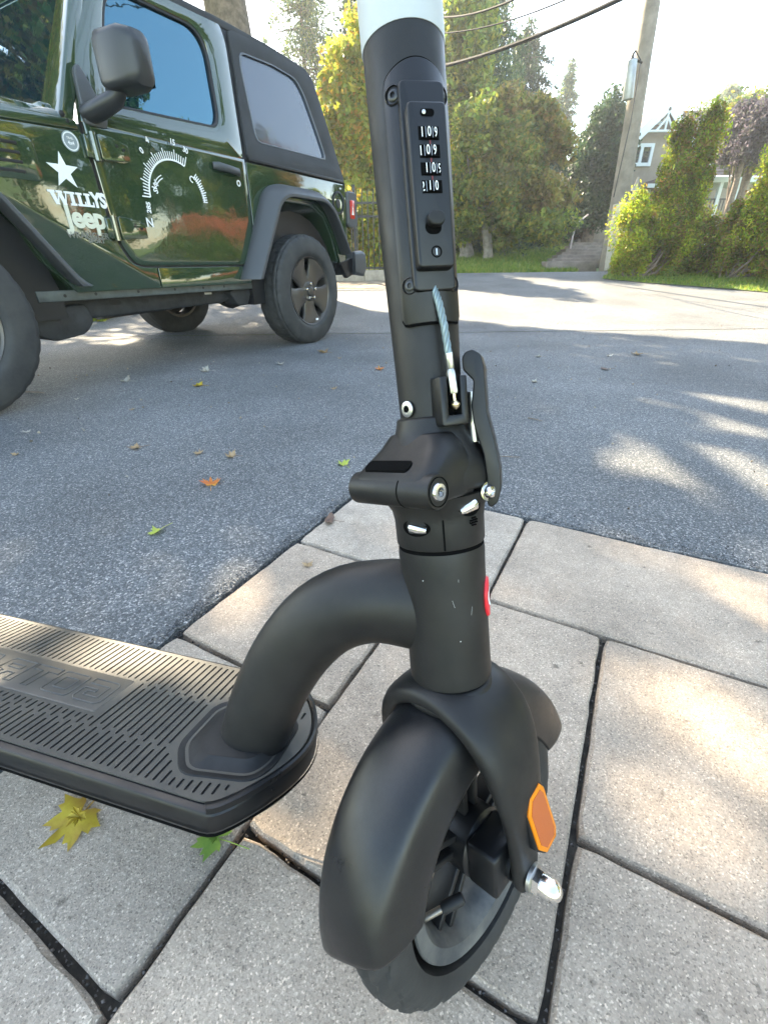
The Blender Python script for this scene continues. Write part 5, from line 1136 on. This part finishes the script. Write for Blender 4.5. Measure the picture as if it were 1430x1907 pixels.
g = gnd(660, 505); C, rx_, rz2 = pxbox(592, 30, 745, 420, 12.5); C = (C[0], 12.5, C[2]); tree('bright_tree', (C[0], 12.5, zg(12.5)), C, (rx_, 1.2, rz2), 190, 220, .34, .12, 'yellow', 'bright yellow green tree with orange tips behind the iron fence', trunk=.12, seed=23, taper=.35, tr=.5)
def con(pxt, pyt, Y, wpx, label, base_px=None, **k):
    t = aty(pxt, pyt, Y); z0 = zg(min(Y, 28)); h = t.z-z0; r = wpx/FPX*Y*.95/2; return conifer('conifer', (t.x, Y, z0), h, r, label, **k)
con(548, -150, 19, 330, 'thin drooping conifer against the white sky right of the car roof', seed=31, per=330, n=48, leaf=.12, key='spruce', droop=.55, group='conifers beyond the lawn', sparse=.9)
con(905, -150, 17.5, 400, 'large drooping conifer above the scooter stem with sunlit branch tips', seed=32, per=620, n=56, leaf=.12, key='spruce', droop=.9, group='conifers beyond the lawn', tr=.4)
con(662, -90, 16.5, 300, 'tall conifer rising behind the bright yellow tree', seed=33, per=300, n=44, leaf=.12, key='spruce', droop=.7, group='conifers beyond the lawn')
con(1064, 112, 30, 105, 'slender spire shaped spruce standing alone against the sky', seed=34, per=230, n=40, leaf=.15, key='spruce', droop=.25, group='conifers beyond the lawn')
con(990, 40, 22, 270, 'dense dark spruce between the drooping conifer and the spire spruce', seed=35, per=330, n=40, leaf=.16, key='dark', droop=.5, group='conifers beyond the lawn')
C, rx_, rz2 = pxbox(1076, 178, 1158, 450, 18); tree('dark_evergreen', (C[0], 18, zg(18)), C, (rx_, 1.1, rz2), 190, 330, .50, .11, 'dark', 'dark rounded evergreen at the left end of the house', trunk=.2, seed=41, taper=.35)
for i, (x0, y0, x1, y1, Y, lab) in enumerate([(835, 395, 935, 490, 17, 'low dark shrub behind the pale trunk on the lawn'), (925, 400, 1020, 478, 19, 'dark shrub behind the twin trunks of the chestnut'), (1010, 385, 1100, 462, 22, 'dark shrub beside the top of the garden path'), (1075, 395, 1150, 455, 22.5, 'shrub right of the garden path under the evergreen')]):
    C, rx_, rz2 = pxbox(x0, y0, x1, y1, Y); tree('shrub', (C[0], Y, C[2]-rz2), C, (rx_*1.1, .8, rz2*1.1), 60, 170, .42, .12, 'hedge', lab, 'shrub', 'dark shrubs at the back of the lawn', trunk=.05, seed=50+i, limbs=3)
# wooden fence at the back of the lawn
M_wood = mk('red_brown_wood', (.13, .065, .045), .8, var=.3, vscale=6, bump=.3, bscale=40)
FW = empty('wooden_fence', (4, 21.5, zg(21.5)), 'reddish brown board fence at the back of the far lawn', 'fence')
for i in range(46):
    x = -1.5+.22*i; b = MB(); b.box((x-4, 0, .95), (.20, .03, 1.9+.03*random.uniform(-1, 1))); b.build('board', M_wood, FW)
for z in (.4, 1.5):
    b = MB(); b.box((-.5+.0, .04, z), (10.2, .04, .09)); b.build('rail', M_wood, FW)
# hedge behind the iron fence, beyond the car
C, rx_, rz2 = pxbox(640, 385, 735, 520, 10.6); tree('hedge', (-.6, 10.7, zg(10.7)), (-.9, 10.9, 1.0), (1.6, .5, .9), 90, 220, .42, .09, 'yellow', 'sunlit hedge seen through the pickets of the iron fence', 'hedge', trunk=.04, seed=61, limbs=6)
tree('hedge', (-4.6, 9.9, zg(9.9)), (-4.4, 10.6, 1.0), (2.2, .5, 1.0), 90, 200, .42, .09, 'yellow', 'yellow green hedge hidden behind the car', 'hedge', trunk=.04, seed=62, limbs=6)
# low leafy plants and fallen leaves seen under the car
cov = []
for i in range(5200):
    x = random.uniform(-8.5, -2.7); y = 5.5+.10*(x+2.7)*-1+abs(random.gauss(0, .5)) if x < -3.2 else random.uniform(6.2, 7.6); cov.append((x, y, zg(y)+random.random()**2*.28))
tag(leafcloud('ground_cover', np.array(cov), .10, leafmat('yellow', .45), None, (0, 0, 0), 1.5), 'yellow and green leaves massed on the ground beyond the car', 'plants', kind='stuff')

# iron fence behind the car
M_iron = mk('black_iron', (.018, .017, .016), .5, bump=.1, bscale=200)
IF = empty('iron_fence', (-2.6, 9.45, zg(9.45)), 'dark iron picket fence between the car and the scooter stem', 'fence')
pk_me = None
for i in range(64):
    x = -3.6+.098*i
    if pk_me is None:
        b = MB(); b.box((0, 0, .70), (.018, .018, 1.30)); b.lathe([(.014, 1.35), (.0001, 1.40)], (0, 0, 0), (0, 0, 1), 4, cap=True); o = b.build('picket', M_iron, IF); pk_me = o.data
    else:
        o = bpy.data.objects.new('picket', pk_me); COL.objects.link(o); o.parent = IF
    o.location = (x, 0, 0)
for z in (.18, .98, 1.18):
    b = MB(); b.box((-.5, 0, z), (6.3, .026, .032)); b.build('rail', M_iron, IF)
for x in (-3.6, -1.7, .2, 2.1):
    b = MB(); b.box((x+.04, 0, .72), (.05, .05, 1.44)); b.build('post', M_iron, IF)

# arborvitaes on the right verge
def cedar(px0, py0, px1, py1, Y, base_px, label, seed, nc=70, per=260, key='cedar', stems=5, leaf=.075, fan=.25, lobes=1):
    C, rx_, rz2 = pxbox(px0, py0, px1, py1, Y); bpt = aty(base_px[0], base_px[1], Y); bpt.z = zg(Y)
    rng = np.random.default_rng(seed); rr = random.Random(seed); e = empty('arborvitae', bpt, label, 'tree', 'arborvitaes on the verge')
    pts = []; lit = []; tips = []
    for i in range(nc):
        t = rr.random(); ang = rr.uniform(0, 6.28); rad = math.sqrt(rr.random())*.95; zz = C[2]+rz2*(2*t-1); wd = rx_*(.55+.45*math.sin(math.pi*min(1, .12+t*.9)))*(1 if t < .75 else (1-(t-.75)*1.9))
        if lobes == 2 and t > .35: sd = 1 if rr.random() < .5 else -1; wd *= .52; zz -= (.10*rz2 if sd < 0 else 0); ox2 = sd*rx_*.46
        else: ox2 = 0
        c = np.array([C[0]+ox2+wd*rad*math.cos(ang), C[1]+wd*.8*rad*math.sin(ang), zz]); tips.append(c)
        q = rng.normal(size=(per, 3)); q /= np.linalg.norm(q, axis=1)[:, None]; q *= rng.random((per, 1))**.45*np.array([.15, .15, .27])*rr.uniform(.45, 1.6); q += c
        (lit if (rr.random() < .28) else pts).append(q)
    leafcloud('foliage', np.concatenate(pts), leaf, leafmat(key, .4), e, tuple(bpt), 2.2, -.4, rng)
    if lit: leafcloud('sunlit_foliage', np.concatenate(lit), leaf, leafmat('cedarlit', .5), e, tuple(bpt), 2.2, -.4, rng)  # random tufts in a brighter leaf colour, sunlight put into the palette
    for s in range(stems):
        tp = Vector(tips[rr.randrange(len(tips))])-bpt; tp.z = abs(tp.z); b = MB(); b0 = Vector((rr.uniform(-.1, .1), rr.uniform(-.06, .06), -.05)); b.tube([b0, b0.lerp(tp, .5)+Vector((tp.x*.12, 0, -.1)), tp], [.028, .018, .006], 6); b.build('stem', M_bark, e)
    return e
cedar(1222, 214, 1322, 480, 9.4, (1190, 500), 'tall ragged cedar in the middle of the verge, with browned lower foliage', 71, nc=84, per=620, stems=10, leaf=.05, lobes=2)
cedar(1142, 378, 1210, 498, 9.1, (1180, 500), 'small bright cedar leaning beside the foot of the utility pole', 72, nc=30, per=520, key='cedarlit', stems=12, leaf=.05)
cedar(1190, 380, 1280, 500, 9.2, (1186, 502), 'low bushy cedar with bare fanned stems between the pole and the tall cedar', 73, nc=34, per=480, stems=22, leaf=.05)
cedar(1345, 345, 1530, 505, 8.8, (1360, 500), 'big brown green cedar mass at the right edge of the picture', 74, nc=120, per=620, stems=12, leaf=.052)
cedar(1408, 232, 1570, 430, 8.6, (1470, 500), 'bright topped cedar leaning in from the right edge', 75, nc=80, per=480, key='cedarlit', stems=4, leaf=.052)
cedar(1272, 410, 1345, 500, 9.5, (1300, 500), 'low brownish cedar between the tall cedar and the right hand mass', 76, nc=26, per=460, stems=6, leaf=.05)
C, rx_, rz2 = pxbox(1372, 178, 1425, 310, 15); tree('plum_tree', (C[0], 15, zg(15)), C, (rx_, .9, rz2), 70, 300, .36, .09, 'purple', 'dusky purple leaved tree in front of the brown roof', trunk=.1, seed=81)
C, rx_, rz2 = pxbox(1365, 150, 1470, 330, 17); tree('leafy_tree', (C[0], 17, zg(17)), C, (rx_, 1.2, rz2), 70, 220, .55, .13, 'chestnut', 'green tree behind the plum tree at the upper right', trunk=.14, seed=82)
C, rx_, rz2 = pxbox(1316, 160, 1356, 300, 32); tree('pale_tree', (C[0], 32, zg(28)), C, (rx_, 1.2, rz2), 44, 200, .6, .22, 'pale', 'pale distant tree rising behind the brown roof', trunk=.2, seed=83)

# utility pole with cable riser
PB = aty(1134, 497, 10.6); PB.z = zg(10.6)-.05; PT = aty(1224, -60, 10.6)
UP = empty('utility_pole', PB, 'weathered wooden utility pole leaning right in front of the house', 'utility pole')
M_pole = mk('pole_wood', (.30, .27, .23), .85, col2=(.20, .18, .155), vscale=5, bump=.5, bscale=30)
d_ = (PT-PB); b = MB(); b.tube([Vector((0, 0, 0)), d_*.3, d_*.6, d_*.75, d_*1.0], [.195, .165, .148, .135, .125], 24); b.build('pole', M_pole, UP)
b = MB(); b.tube([d_*.01+Vector((-.0, -.12, 0)), d_*.27+Vector((-.02, -.105, 0))], [.15, .135], 20); o = b.build('pole_sleeve', mk('pale_wrap', (.52, .49, .43), .7, var=.15, vscale=8, bump=.3, bscale=30), UP); o['label'] = 'pale wrapped foot of the pole'
r0, r1 = aty(1168, 186, 10.3), aty(1176, 112, 10.3)
b = MB(); b.tube([r0-PB, r1-PB], .085, 20); TRF = b.build('riser_can', mk('galvanised', (.38, .41, .43), .45, metal=.4, var=.15, vscale=6), UP, bevel=.006)
b = MB(); b.tube([r1-PB, r1-PB+Vector((.0, 0, .07)), r1-PB+Vector((.03, 0, .12))], [.03, .026, .012], 10); b.build('bushing', M_iron, TRF)
b = MB(); b.tube([r1-PB+Vector((.02, 0, .02)), r1-PB+Vector((.2, .05, -.02))], .018, 8); b.build('bracket', M_iron, UP)
b = MB(); b.tube([r1-PB+Vector((.03, 0, .12)), r1-PB+Vector((.16, .02, .0)), r0-PB+Vector((.14, .02, -.3)), r0-PB+Vector((.1, .02, -1.4))], .010, 6); b.build('riser_wire', M_iron, UP)
# second, broken white post behind
q0, q1 = aty(1150, 470, 11.3), aty(1188, 330, 11.3); q0.z = zg(11.3)
ST = empty('broken_post', q0, 'short pale splintered post behind the utility pole', 'post'); dd = q1-q0
b = MB(); b.tube([Vector((0, 0, -.1)), dd*.4, dd*.85, dd], [.075, .062, .048, .018], 10); b.build('post', mk('bleached_wood', (.45, .42, .38), .85, bump=.6, bscale=40), ST)
# overhead wires
def wire(p, q, r, label, sag=.25, parent=None):
    p, q = Vector(p), Vector(q); b = MB(); c = (p+q)/2; pts = [p.lerp(q, t)-Vector((0, 0, sag*4*t*(1-t))) for t in np.linspace(0, 1, 24)]; b.tube([v-c for v in pts], r, 8); o = b.build('overhead_wire', mk('cable_black', (.02, .022, .026), .8, spec=.1)); o.location = c
    tag(o, label, 'wire', 'overhead wires'); return o
def wpx(a, Ya, b_, Yb, r, label, sag=.1): return wire(aty(*a, Ya), aty(*b_, Yb), r, label, sag)
wpx((800, 128), 13, (1200, -24), 8., .030, 'thick dark overhead cable crossing in front of the big conifer')
wpx((810, 62), 12, (1100, -22), 8., .010, 'thin overhead wire just above the thick cable')
wpx((800, 30), 12, (1000, -22), 8., .014, 'uppermost overhead wire near the top of the scooter stem')

# iron railing on the right behind the cedars
IR = empty('garden_railing', (6.6, 11.0, zg(11)), 'short black iron railing glimpsed between the cedars on the verge', 'railing')
for i in range(26):
    b = MB(); b.box((-1.1+.12*i, 0, .17), (.016, .016, .34)); b.build('baluster', M_iron, IR)
for z in (.06, .30):
    b = MB(); b.box((.4, 0, z), (3.2, .02, .025)); b.build('rail', M_iron, IR)

# ------------------------------------------------------------------ house
M_stu = mk('tan_stucco', (.27, .235, .19), .9, var=.1, vscale=3, bump=.2, bscale=60)
M_trim = mk('white_trim', (.62, .68, .72), .5)
M_roof = mk('roof_shingles', (.13, .095, .085), .85, var=.25, vscale=4, bump=.5, bscale=30)
HG0 = Vector((9.3, 20, zg(20))); HS = empty('house', HG0, 'tan stucco house with a steep white trimmed gable beyond the utility pole', 'house')
def W(px, py, Y=20.): v = aty(px, py, Y)-HG0; return (v.x, v.z)
pk = W(1237, 205); el = W(1128, 312); slope = (pk[1]-el[1])/(pk[0]-el[0]); er = (pk[0]+(pk[0]-el[0]), el[1]); zb = -.6
b = MB(); b.prism([(el[0], zb), (er[0], zb), er, pk, el], lambda u, v, z_: Vector((u, z_, v)), 0, 7); b.build('wall', M_stu, HS)
RFh = None
for sd, e2_ in ((-1, el), (1, er)):
    dx = Vector((e2_[0]-pk[0], e2_[1]-pk[1])).normalized(); L_ = (Vector(e2_)-Vector(pk)).length+.45; nrm = Vector((-dx.y, dx.x)); nrm = nrm if nrm.y > 0 else -nrm
    p0 = Vector(pk)+nrm*.02; p1 = Vector(pk)+dx*L_+nrm*.02
    b = MB(); b.prism([tuple(p0), tuple(p1), tuple(p1+nrm*.14), tuple(p0+nrm*.14+Vector((0, .05)))], lambda u, v, z_: Vector((u, z_, v)), -.30, 7.2); RFh = b.build('roof', M_roof, HS)
    b = MB(); b.prism([tuple(p0-nrm*.10), tuple(p1-nrm*.10), tuple(p1+nrm*.16), tuple(p0+nrm*.16+Vector((0, .06)))], lambda u, v, z_: Vector((u, z_, v)), -.36, -.303); b.build('bargeboard', M_trim, RFh)
a0 = Vector(pk)
for (x0, z0, x1, z1) in ((-.62, -.62, .62, -.62), (0, -.62, 0, -.1), (-.3, -.62, 0, -.25), (.3, -.62, 0, -.25)):
    b = MB(); b.tube([Vector((a0.x+x0, -.33, a0.y+z0)), Vector((a0.x+x1, -.33, a0.y+z1))], .035, 6); b.build('gable_bracket', M_trim, RFh)
def window(c0, c1, Y=20., panes=2, parent=HS):
    (x0, z1), (x1, z0) = W(*c0, Y), W(*c1, Y); yy = Y-20
    fr = MB(); wd = .10
    for (a, c2, d2, f2) in ((x0, z0, x1, z0+wd), (x0, z1-wd, x1, z1), (x0, z0+wd, x0+wd, z1-wd), (x1-wd, z0+wd, x1, z1-wd)): fr.box(((a+d2)/2, yy-.03, (c2+f2)/2), (d2-a, .10, f2-c2))
    wn = bpy.data.objects.new('window', None)
    o = fr.build('window', M_trim, parent)
    if panes == 2: b = MB(); b.box(((x0+x1)/2, yy-.035, (z0+z1)/2), (.10, .09, z1-z0-2*wd)); b.build('mullion', M_trim, o)
    for k in range(panes):
        a = x0+wd+(x1-x0-2*wd)*k/panes+.03*(k > 0); c2 = x0+wd+(x1-x0-2*wd)*(k+1)/panes-.03*(k < panes-1); b = MB(); b.box(((a+c2)/2, yy-.012, (z0+z1)/2), (c2-a, .02, z1-z0-2*wd)); b.build('pane', mk('house_glass', (.03, .04, .05), .06, spec=1., coat=1.), o)
    return o
window((1174, 268), (1208, 310)); window((1162, 350), (1201, 392)); window((1222, 214), (1235, 233), panes=1)
(x0, z0), (x1, z1) = W(1205, 341, 19.4), W(1262, 336, 19.4)
b = MB(); b.prism([(x0, z0-.12), (x1, z0-.12), (x1, z0+.06), (x0+.2, z0+.10)], lambda u, v, z_: Vector((u, z_, v)), -.7, 0); b.build('door_canopy', M_roof, HS)
b = MB(); b.box(((x0+x1)/2, -.72, z0-.09), (x1-x0+.06, .03, .12)); b.build('canopy_fascia', M_trim, HS)
b = MB(); b.box((x0+.7, -.02, z0-1.15), (1.0, .06, 2.0)); b.build('door', mk('dark_door', (.05, .04, .045), .5), HS)
# right hand wing with porch
Wx0, Wz = W(1288, 330, 21); Wx1 = W(1500, 330, 21)[0]; rt = W(1345, 205, 24)
b = MB(); b.prism([(Wx0, zb), (Wx1, zb), (Wx1, Wz), (Wx0, Wz)], lambda u, v, z_: Vector((u, z_, v)), 1, 7); b.build('wall', M_stu, HS)
b = MB(); b.add([Vector((Wx0-.3, .6, Wz-.1)), Vector((Wx1, .6, Wz-.1)), Vector((Wx1, 4, rt[1])), Vector((Wx0+.3, 4, rt[1])), Vector((Wx0-.3, 7.3, Wz-.1)), Vector((Wx1, 7.3, Wz-.1))], [(0, 1, 2, 3), (3, 2, 5, 4), (0, 3, 4), (1, 5, 2), (0, 4, 5, 1)]); RW = b.build('roof', M_roof, HS, smooth=False)
for r_ in range(22):
    t = r_/22; y = .6+3.4*t; z = Wz-.1+(rt[1]-Wz+.1)*t; b = MB(); b.box(((Wx0+Wx1)/2+.3*t, y, z+.02), (Wx1-Wx0, .05, .03)); b.build('shingle_course', M_roof, RW)
px0, pz = W(1300, 328, 18.5); px1 = W(1420, 328, 18.5)[0]
b = MB(); b.add([Vector((px0, -1.7, pz-.05)), Vector((px1, -1.7, pz-.05)), Vector((px1, 1, pz+.35)), Vector((px0, 1, pz+.35)), Vector((px0, -1.7, pz-.2)), Vector((px1, -1.7, pz-.2)), Vector((px1, 1, pz-.1)), Vector((px0, 1, pz-.1))], [(0, 1, 2, 3), (4, 7, 6, 5), (0, 4, 5, 1), (0, 3, 7, 4), (1, 5, 6, 2), (2, 6, 7, 3)]); b.build('porch_roof', M_trim, HS, smooth=False)
for i in range(4):
    x = px0+.15+(px1-px0-.3)*i/3; b = MB(); b.box((x, -1.6, (pz-.2+zb)/2), (.11, .11, pz-.2-zb)); b.build('porch_post', M_trim, HS)
pr = W(1320, 372, 18.5)[1]
for z in (pr, pr-.55):
    b = MB(); b.box(((px0+px1)/2, -1.6, z), (px1-px0, .04, .05)); b.build('porch_rail', M_iron, HS)
for i in range(20):
    x = px0+(px1-px0)*(i+.5)/20; b = MB(); b.box((x, -1.6, pr-.27), (.025, .025, .55)); b.build('porch_baluster', M_iron, HS)
b = MB(); b.box((px0+1.2, .96, pr+.2), (1.0, .04, 1.1)); b.build('window', mk('house_glass', (.03, .04, .05), .06), HS)
# walkway handrail post on the lawn
hp = gnd(1060, 470); HR = empty('path_handrail', hp, 'slim white and red handrail post beside the garden path', 'handrail')
b = MB(); b.tube([(0, 0, 0), (.02, 0, .5), (.12, .1, .75), (.9, 1.4, 1.05)], .025, 8); b.build('rail', mk('rail_paint', (.5, .42, .40), .5), HR)

# ------------------------------------------------------------------ garden to the right, seen only as reflections in the car
rg = random.Random(9)
for i in range(7):
    x, y = 8.6+rg.uniform(-.6, 1.2), -3+1.9*i; hh = rg.uniform(5.2, 7.6) if y > 0 else rg.uniform(3.5, 5)
    if y > 6: x += 2.6
    tree('garden_tree', (x, y, zg(y)), (x, y, zg(y)+hh*.55), (1.35, 1.35, hh*.5), 90, 150, .5, .17, ['cedar', 'chestnut', 'yellow', 'cedar', 'spruce', 'chestnut', 'cedar'][i], ['olive bush', 'brownish bush', 'yellow bush', 'dark green bush', 'deep green bush', 'bronze bush', 'mid green bush'][i]+' of the garden mirrored in the green car', 'tree', 'garden bushes mirrored in the car', trunk=.08, seed=200+i, limbs=2)
pg = []; gb = []
for i in range(150):
    x, y = rg.uniform(6.2, 7.2), rg.uniform(4.3, 6.8); top = rg.uniform(.95, 1.55)
    for k in range(60): t = rg.random(); pg.append((x+rg.gauss(0, .03)+.22*t*math.sin(i), y+rg.gauss(0, .03)+.1*t*math.cos(i*2), zg(y)+top-.45*(1-t)))
    for k in range(30): gb.append((x+rg.gauss(0, .2), y+rg.gauss(0, .2), zg(y)+rg.random()*(top-.3)))
tag(leafcloud('flower_bed', np.array(gb), .12, leafmat('cedar', .4), None, (0, 0, 0), 3, 0), 'green stems and leaves of the flower bed mirrored in the car door', 'plants', kind='stuff')
tag(leafcloud('flower_plumes', np.array(pg), .07, mk('plume', (.55, .16, .13), .7, island=[(.70, .16, .14), (.75, .32, .24), (.6, .2, .08)], trans=.4), None, (0, 0, 0), 3, 0), 'pink red flower plumes mirrored in the car door', 'flowers', kind='stuff')

tree('garden_tree', (9.6, 8.1, zg(8.1)), (9.9, 8.4, 2.9), (1.1, 1.1, 2.6), 90, 150, .45, .14, 'rust', 'rust red shrub of the garden mirrored in the rear side window', 'tree', 'garden bushes mirrored in the car', trunk=.06, seed=240, limbs=3)
for p_, q_, lb in (((9.5, -6, 9.6), (9.5, 14, 10.9), 'upper wire of the three mirrored in the door window'), ((9.5, -6, 10.4), (9.5, 14, 9.0), 'wire crossing the others in the reflection on the door window'), ((9.5, -6, 8.0), (9.5, 14, 8.6), 'lowest wire of the three mirrored in the door window')):
    wire(p_, q_, .022, lb, .3)
# ------------------------------------------------------------------ fallen leaves and twigs
def maple_outline():
    pts = []
    for a, r in ((-90, .10), (-62, .42), (-48, .62), (-38, .50), (-22, .62), (-8, .98), (2, .70), (12, .82), (22, .55), (34, .72), (48, 1.0), (56, .72), (66, .78), (74, .52), (80, .80), (90, 1.15), (100, .80), (106, .52), (114, .78), (124, .72), (132, 1.0), (146, .72), (158, .55), (168, .82), (178, .70), (188, .98), (202, .62), (218, .50), (228, .62), (242, .42)):
        pts.append((r*math.cos(R(a)), r*math.sin(R(a))))
    return pts
def leaf(px, py, w_px, cols, rot, label, curl=.25, narrow=1., seed=0, kind='maple', fold=0.):
    g = gnd(px, py); dep = (g-Vector((0, 0, H))).dot(cf); size = w_px/FPX*dep*.5; rr = random.Random(seed*7+int(px))
    out = maple_outline() if kind == 'maple' else [(.95*math.cos(t)*1.0, .42*math.sin(t)*(1+.15*math.sin(5*t))) for t in np.linspace(0, 2*math.pi, 26)[:-1]]
    e = empty('fallen_leaf', g, label, 'leaf', 'fallen leaves on the driveway and paving', rz=R(rot))
    def lift(x, y): return size*(curl*(x*x+y*y*.6)+.10*math.sin(3*x+seed)+.08*math.cos(4*y)+fold*abs(x))
    mb = MB(); vs = [(0, 0)]; ringsn = (.35, .7, 1.)
    V = [Vector((0, 0, 0))]
    for s2 in ringsn:
        for x, y in out: V.append(Vector((x*s2*size*narrow, y*s2*size, lift(x*s2, y*s2))))
    zmin = min(v.z for v in V); V = [v+Vector((0, 0, -zmin+.0012)) for v in V]; n = len(out)
    F = [(0, 1+i, 1+(i+1) % n) for i in range(n)]
    for k in range(2): F += [(1+k*n+i, 1+(k+1)*n+i, 1+(k+1)*n+(i+1) % n, 1+k*n+(i+1) % n) for i in range(n)]
    mb.add(V, F); nm = 'leaf_blade'; key = 'fallen_%02x%02x%02x' % tuple(int(c*255) for c in cols[0])
    m_ = mk(key, cols[0], .55, col2=cols[1], vscale=1.2/size*.5, trans=.25, bump=.3, bscale=2/size); mb.build('blade', m_, e, smooth=True)
    b = MB(); x1 = rr.uniform(-.3, .3); b.tube([V[0], Vector((x1*size*.3, -size*.6, size*.12+.001)), Vector((x1*size, -size*1.5, size*.1+.001))], size*.022, 5); b.build('stalk', m_, e)
    return e
Yl = ((.52, .42, .03), (.30, .15, .03)); Tn = ((.40, .29, .15), (.24, .15, .08)); Gr = ((.12, .24, .04), (.30, .40, .06)); Rd = ((.50, .08, .02), (.60, .34, .04)); Pl = ((.50, .48, .42), (.32, .28, .22)); YG = ((.34, .44, .06), (.5, .5, .08)); Br = ((.16, .10, .07), (.10, .06, .045))
leaf(150, 1522, 118, Yl, 150, 'large bright yellow maple leaf with browned edges, half under the scooter deck', .22, seed=1)
leaf(405, 1562, 92, Gr, 70, 'green leaf peeking out from under the nose of the scooter deck', .3, seed=2)
leaf(295, 990, 42, YG, 160, 'pale green leaf lying on a long stalk on the asphalt, left of the scooter', .4, seed=3, narrow=.7)
leaf(394, 903, 42, Rd, 20, 'red and yellow maple leaf on the asphalt, the most colourful one', .45, seed=4)
leaf(640, 866, 30, YG, 40, 'small yellow green leaf on the asphalt just left of the folding clamp', .4, seed=5)
leaf(433, 851, 26, Tn, 80, 'tan curled leaf right of another tan leaf, above the red one', .8, seed=6)
leaf(371, 846, 22, Tn, 10, 'small tan leaf, left of the pair above the red leaf', .7, seed=7)
leaf(256, 835, 30, Tn, 120, 'single tan leaf on the asphalt below the middle of the car door', .5, seed=8)
leaf(50, 806, 20, Pl, 60, 'pale leaf near the left edge, in front of the front tyre', .5, seed=9)
leaf(30, 848, 16, Tn, 0, 'tiny tan leaf at the left edge of the picture', .5, seed=10)
leaf(372, 719, 26, Yl, 85, 'small pale yellow leaf on the asphalt under the car door', .3, seed=11)
leaf(385, 692, 24, Pl, 95, 'crumpled whitish leaf just above the small pale yellow one', .8, seed=12)
leaf(235, 711, 28, Pl, 90, 'whitish leaf fragment lying flat below the sill of the car', .5, seed=13, kind='oval')
leaf(707, 689, 22, Rd, 10, 'orange brown leaf close to the left side of the stem', .6, seed=14)
leaf(522, 679, 18, Pl, 30, 'whitish leaf on the asphalt in front of the rear wheel', .6, seed=15)
leaf(603, 657, 26, Tn, 60, 'brown leaf right of the rear wheel contact with the ground', .5, seed=16)
leaf(632, 668, 12, Tn, 10, 'tiny brown leaf right of the rear tyre', .6, seed=17)
leaf(622, 725, 16, Tn, 10, 'small brown leaf between the rear wheel and the stem', .5, seed=18)
leaf(573, 1052, 24, Tn, 200, 'small rust coloured leaf on the paver behind the gooseneck', .5, seed=19)
leaf(614, 971, 38, Br, 85, 'curled dark brown leaf on the corner paver', .5, seed=20, kind='oval')
leaf(1187, 661, 26, Tn, 90, 'tan leaf far out on the driveway right of the stem', .5, seed=21)
leaf(1003, 665, 16, Pl, 80, 'small pale leaf right of the release lever, farther off', .5, seed=22)
leaf(996, 712, 18, Pl, 70, 'small pale leaf on the driveway right of the release lever, nearer', .5, seed=23)
leaf(1135, 664, 14, Pl, 20, 'tiny pale leaf beside the tan one on the far driveway', .5, seed=24)
leaf(145, 744, 13, Pl, 20, 'tiny whitish leaf between the front tyre and the sill', .5, seed=25)
leaf(247, 764, 13, Tn, 20, 'tiny tan leaf in the middle of the asphalt below the door hinges', .5, seed=26)
leaf(1125, 688, 26, Br, 88, 'thin brown leaf at the tip of the long sunlit wedge', .2, seed=27, kind='oval')
def twig(a, c, r, label):
    p, q = gnd(*a), gnd(*c); o = p.lerp(q, .5); b = MB(); n_ = (q-p).cross(Vector((0, 0, 1)))*.12; b.tube([p-o+Vector((0, 0, r)), n_+Vector((0, 0, r*2.5)), q-o+Vector((0, 0, r))], [r, r*.9, r*.5], 6); b.tube([n_+Vector((0, 0, r*2)), n_+(q-p)*.15-n_*1.6+Vector((0, 0, r*2))], [r*.5, r*.3], 5)
    ob = b.build('twig', M_bark); ob.location = o; tag(ob, label, 'twig')
twig((983, 779), (1009, 785), .0025, 'short dark twig on the driveway right of the release lever')
twig((928, 850), (968, 852), .0018, 'thin curved twig beside the lower end of the release lever')
twig((50, 731), (84, 733), .004, 'dark twig on the asphalt just right of the front tyre')
# small debris scattered over the asphalt
dp = []
for i in range(420):
    x, y = random.uniform(-2.8, 4), random.uniform(.9, 6)
    v = Vector((x, y))-PO
    if v.dot(E1) > 0 and v.dot(E2) < 0: continue
    dp.append((x, y, zg(y)+.003))
tag(grit('leaf_litter', dp, .002, .008, mk('litter', (.2, .15, .1), .8, island=[(.05, .035, .025), (.28, .22, .15), (.4, .37, .3)])), 'scattered crumbs of dry leaf on the asphalt', 'leaf litter', kind='stuff')

# thin volume of air added for the bright veil of glare
hz = MB(); hz.box((8, 24, 13.5), (150, 84, 33)); 
hm = bpy.data.materials.new('air'); hm.use_nodes = True; hm.node_tree.nodes.clear(); pv = hm.node_tree.nodes.new('ShaderNodeVolumePrincipled'); ou = hm.node_tree.nodes.new('ShaderNodeOutputMaterial')
pv.inputs['Color'].default_value = (.95, .97, 1, 1); pv.inputs['Density'].default_value = .0030; pv.inputs['Anisotropy'].default_value = .5
hm.node_tree.links.new(pv.outputs[0], ou.inputs['Volume']); tag(hz.build('haze', hm, smooth=False), kind='stuff')
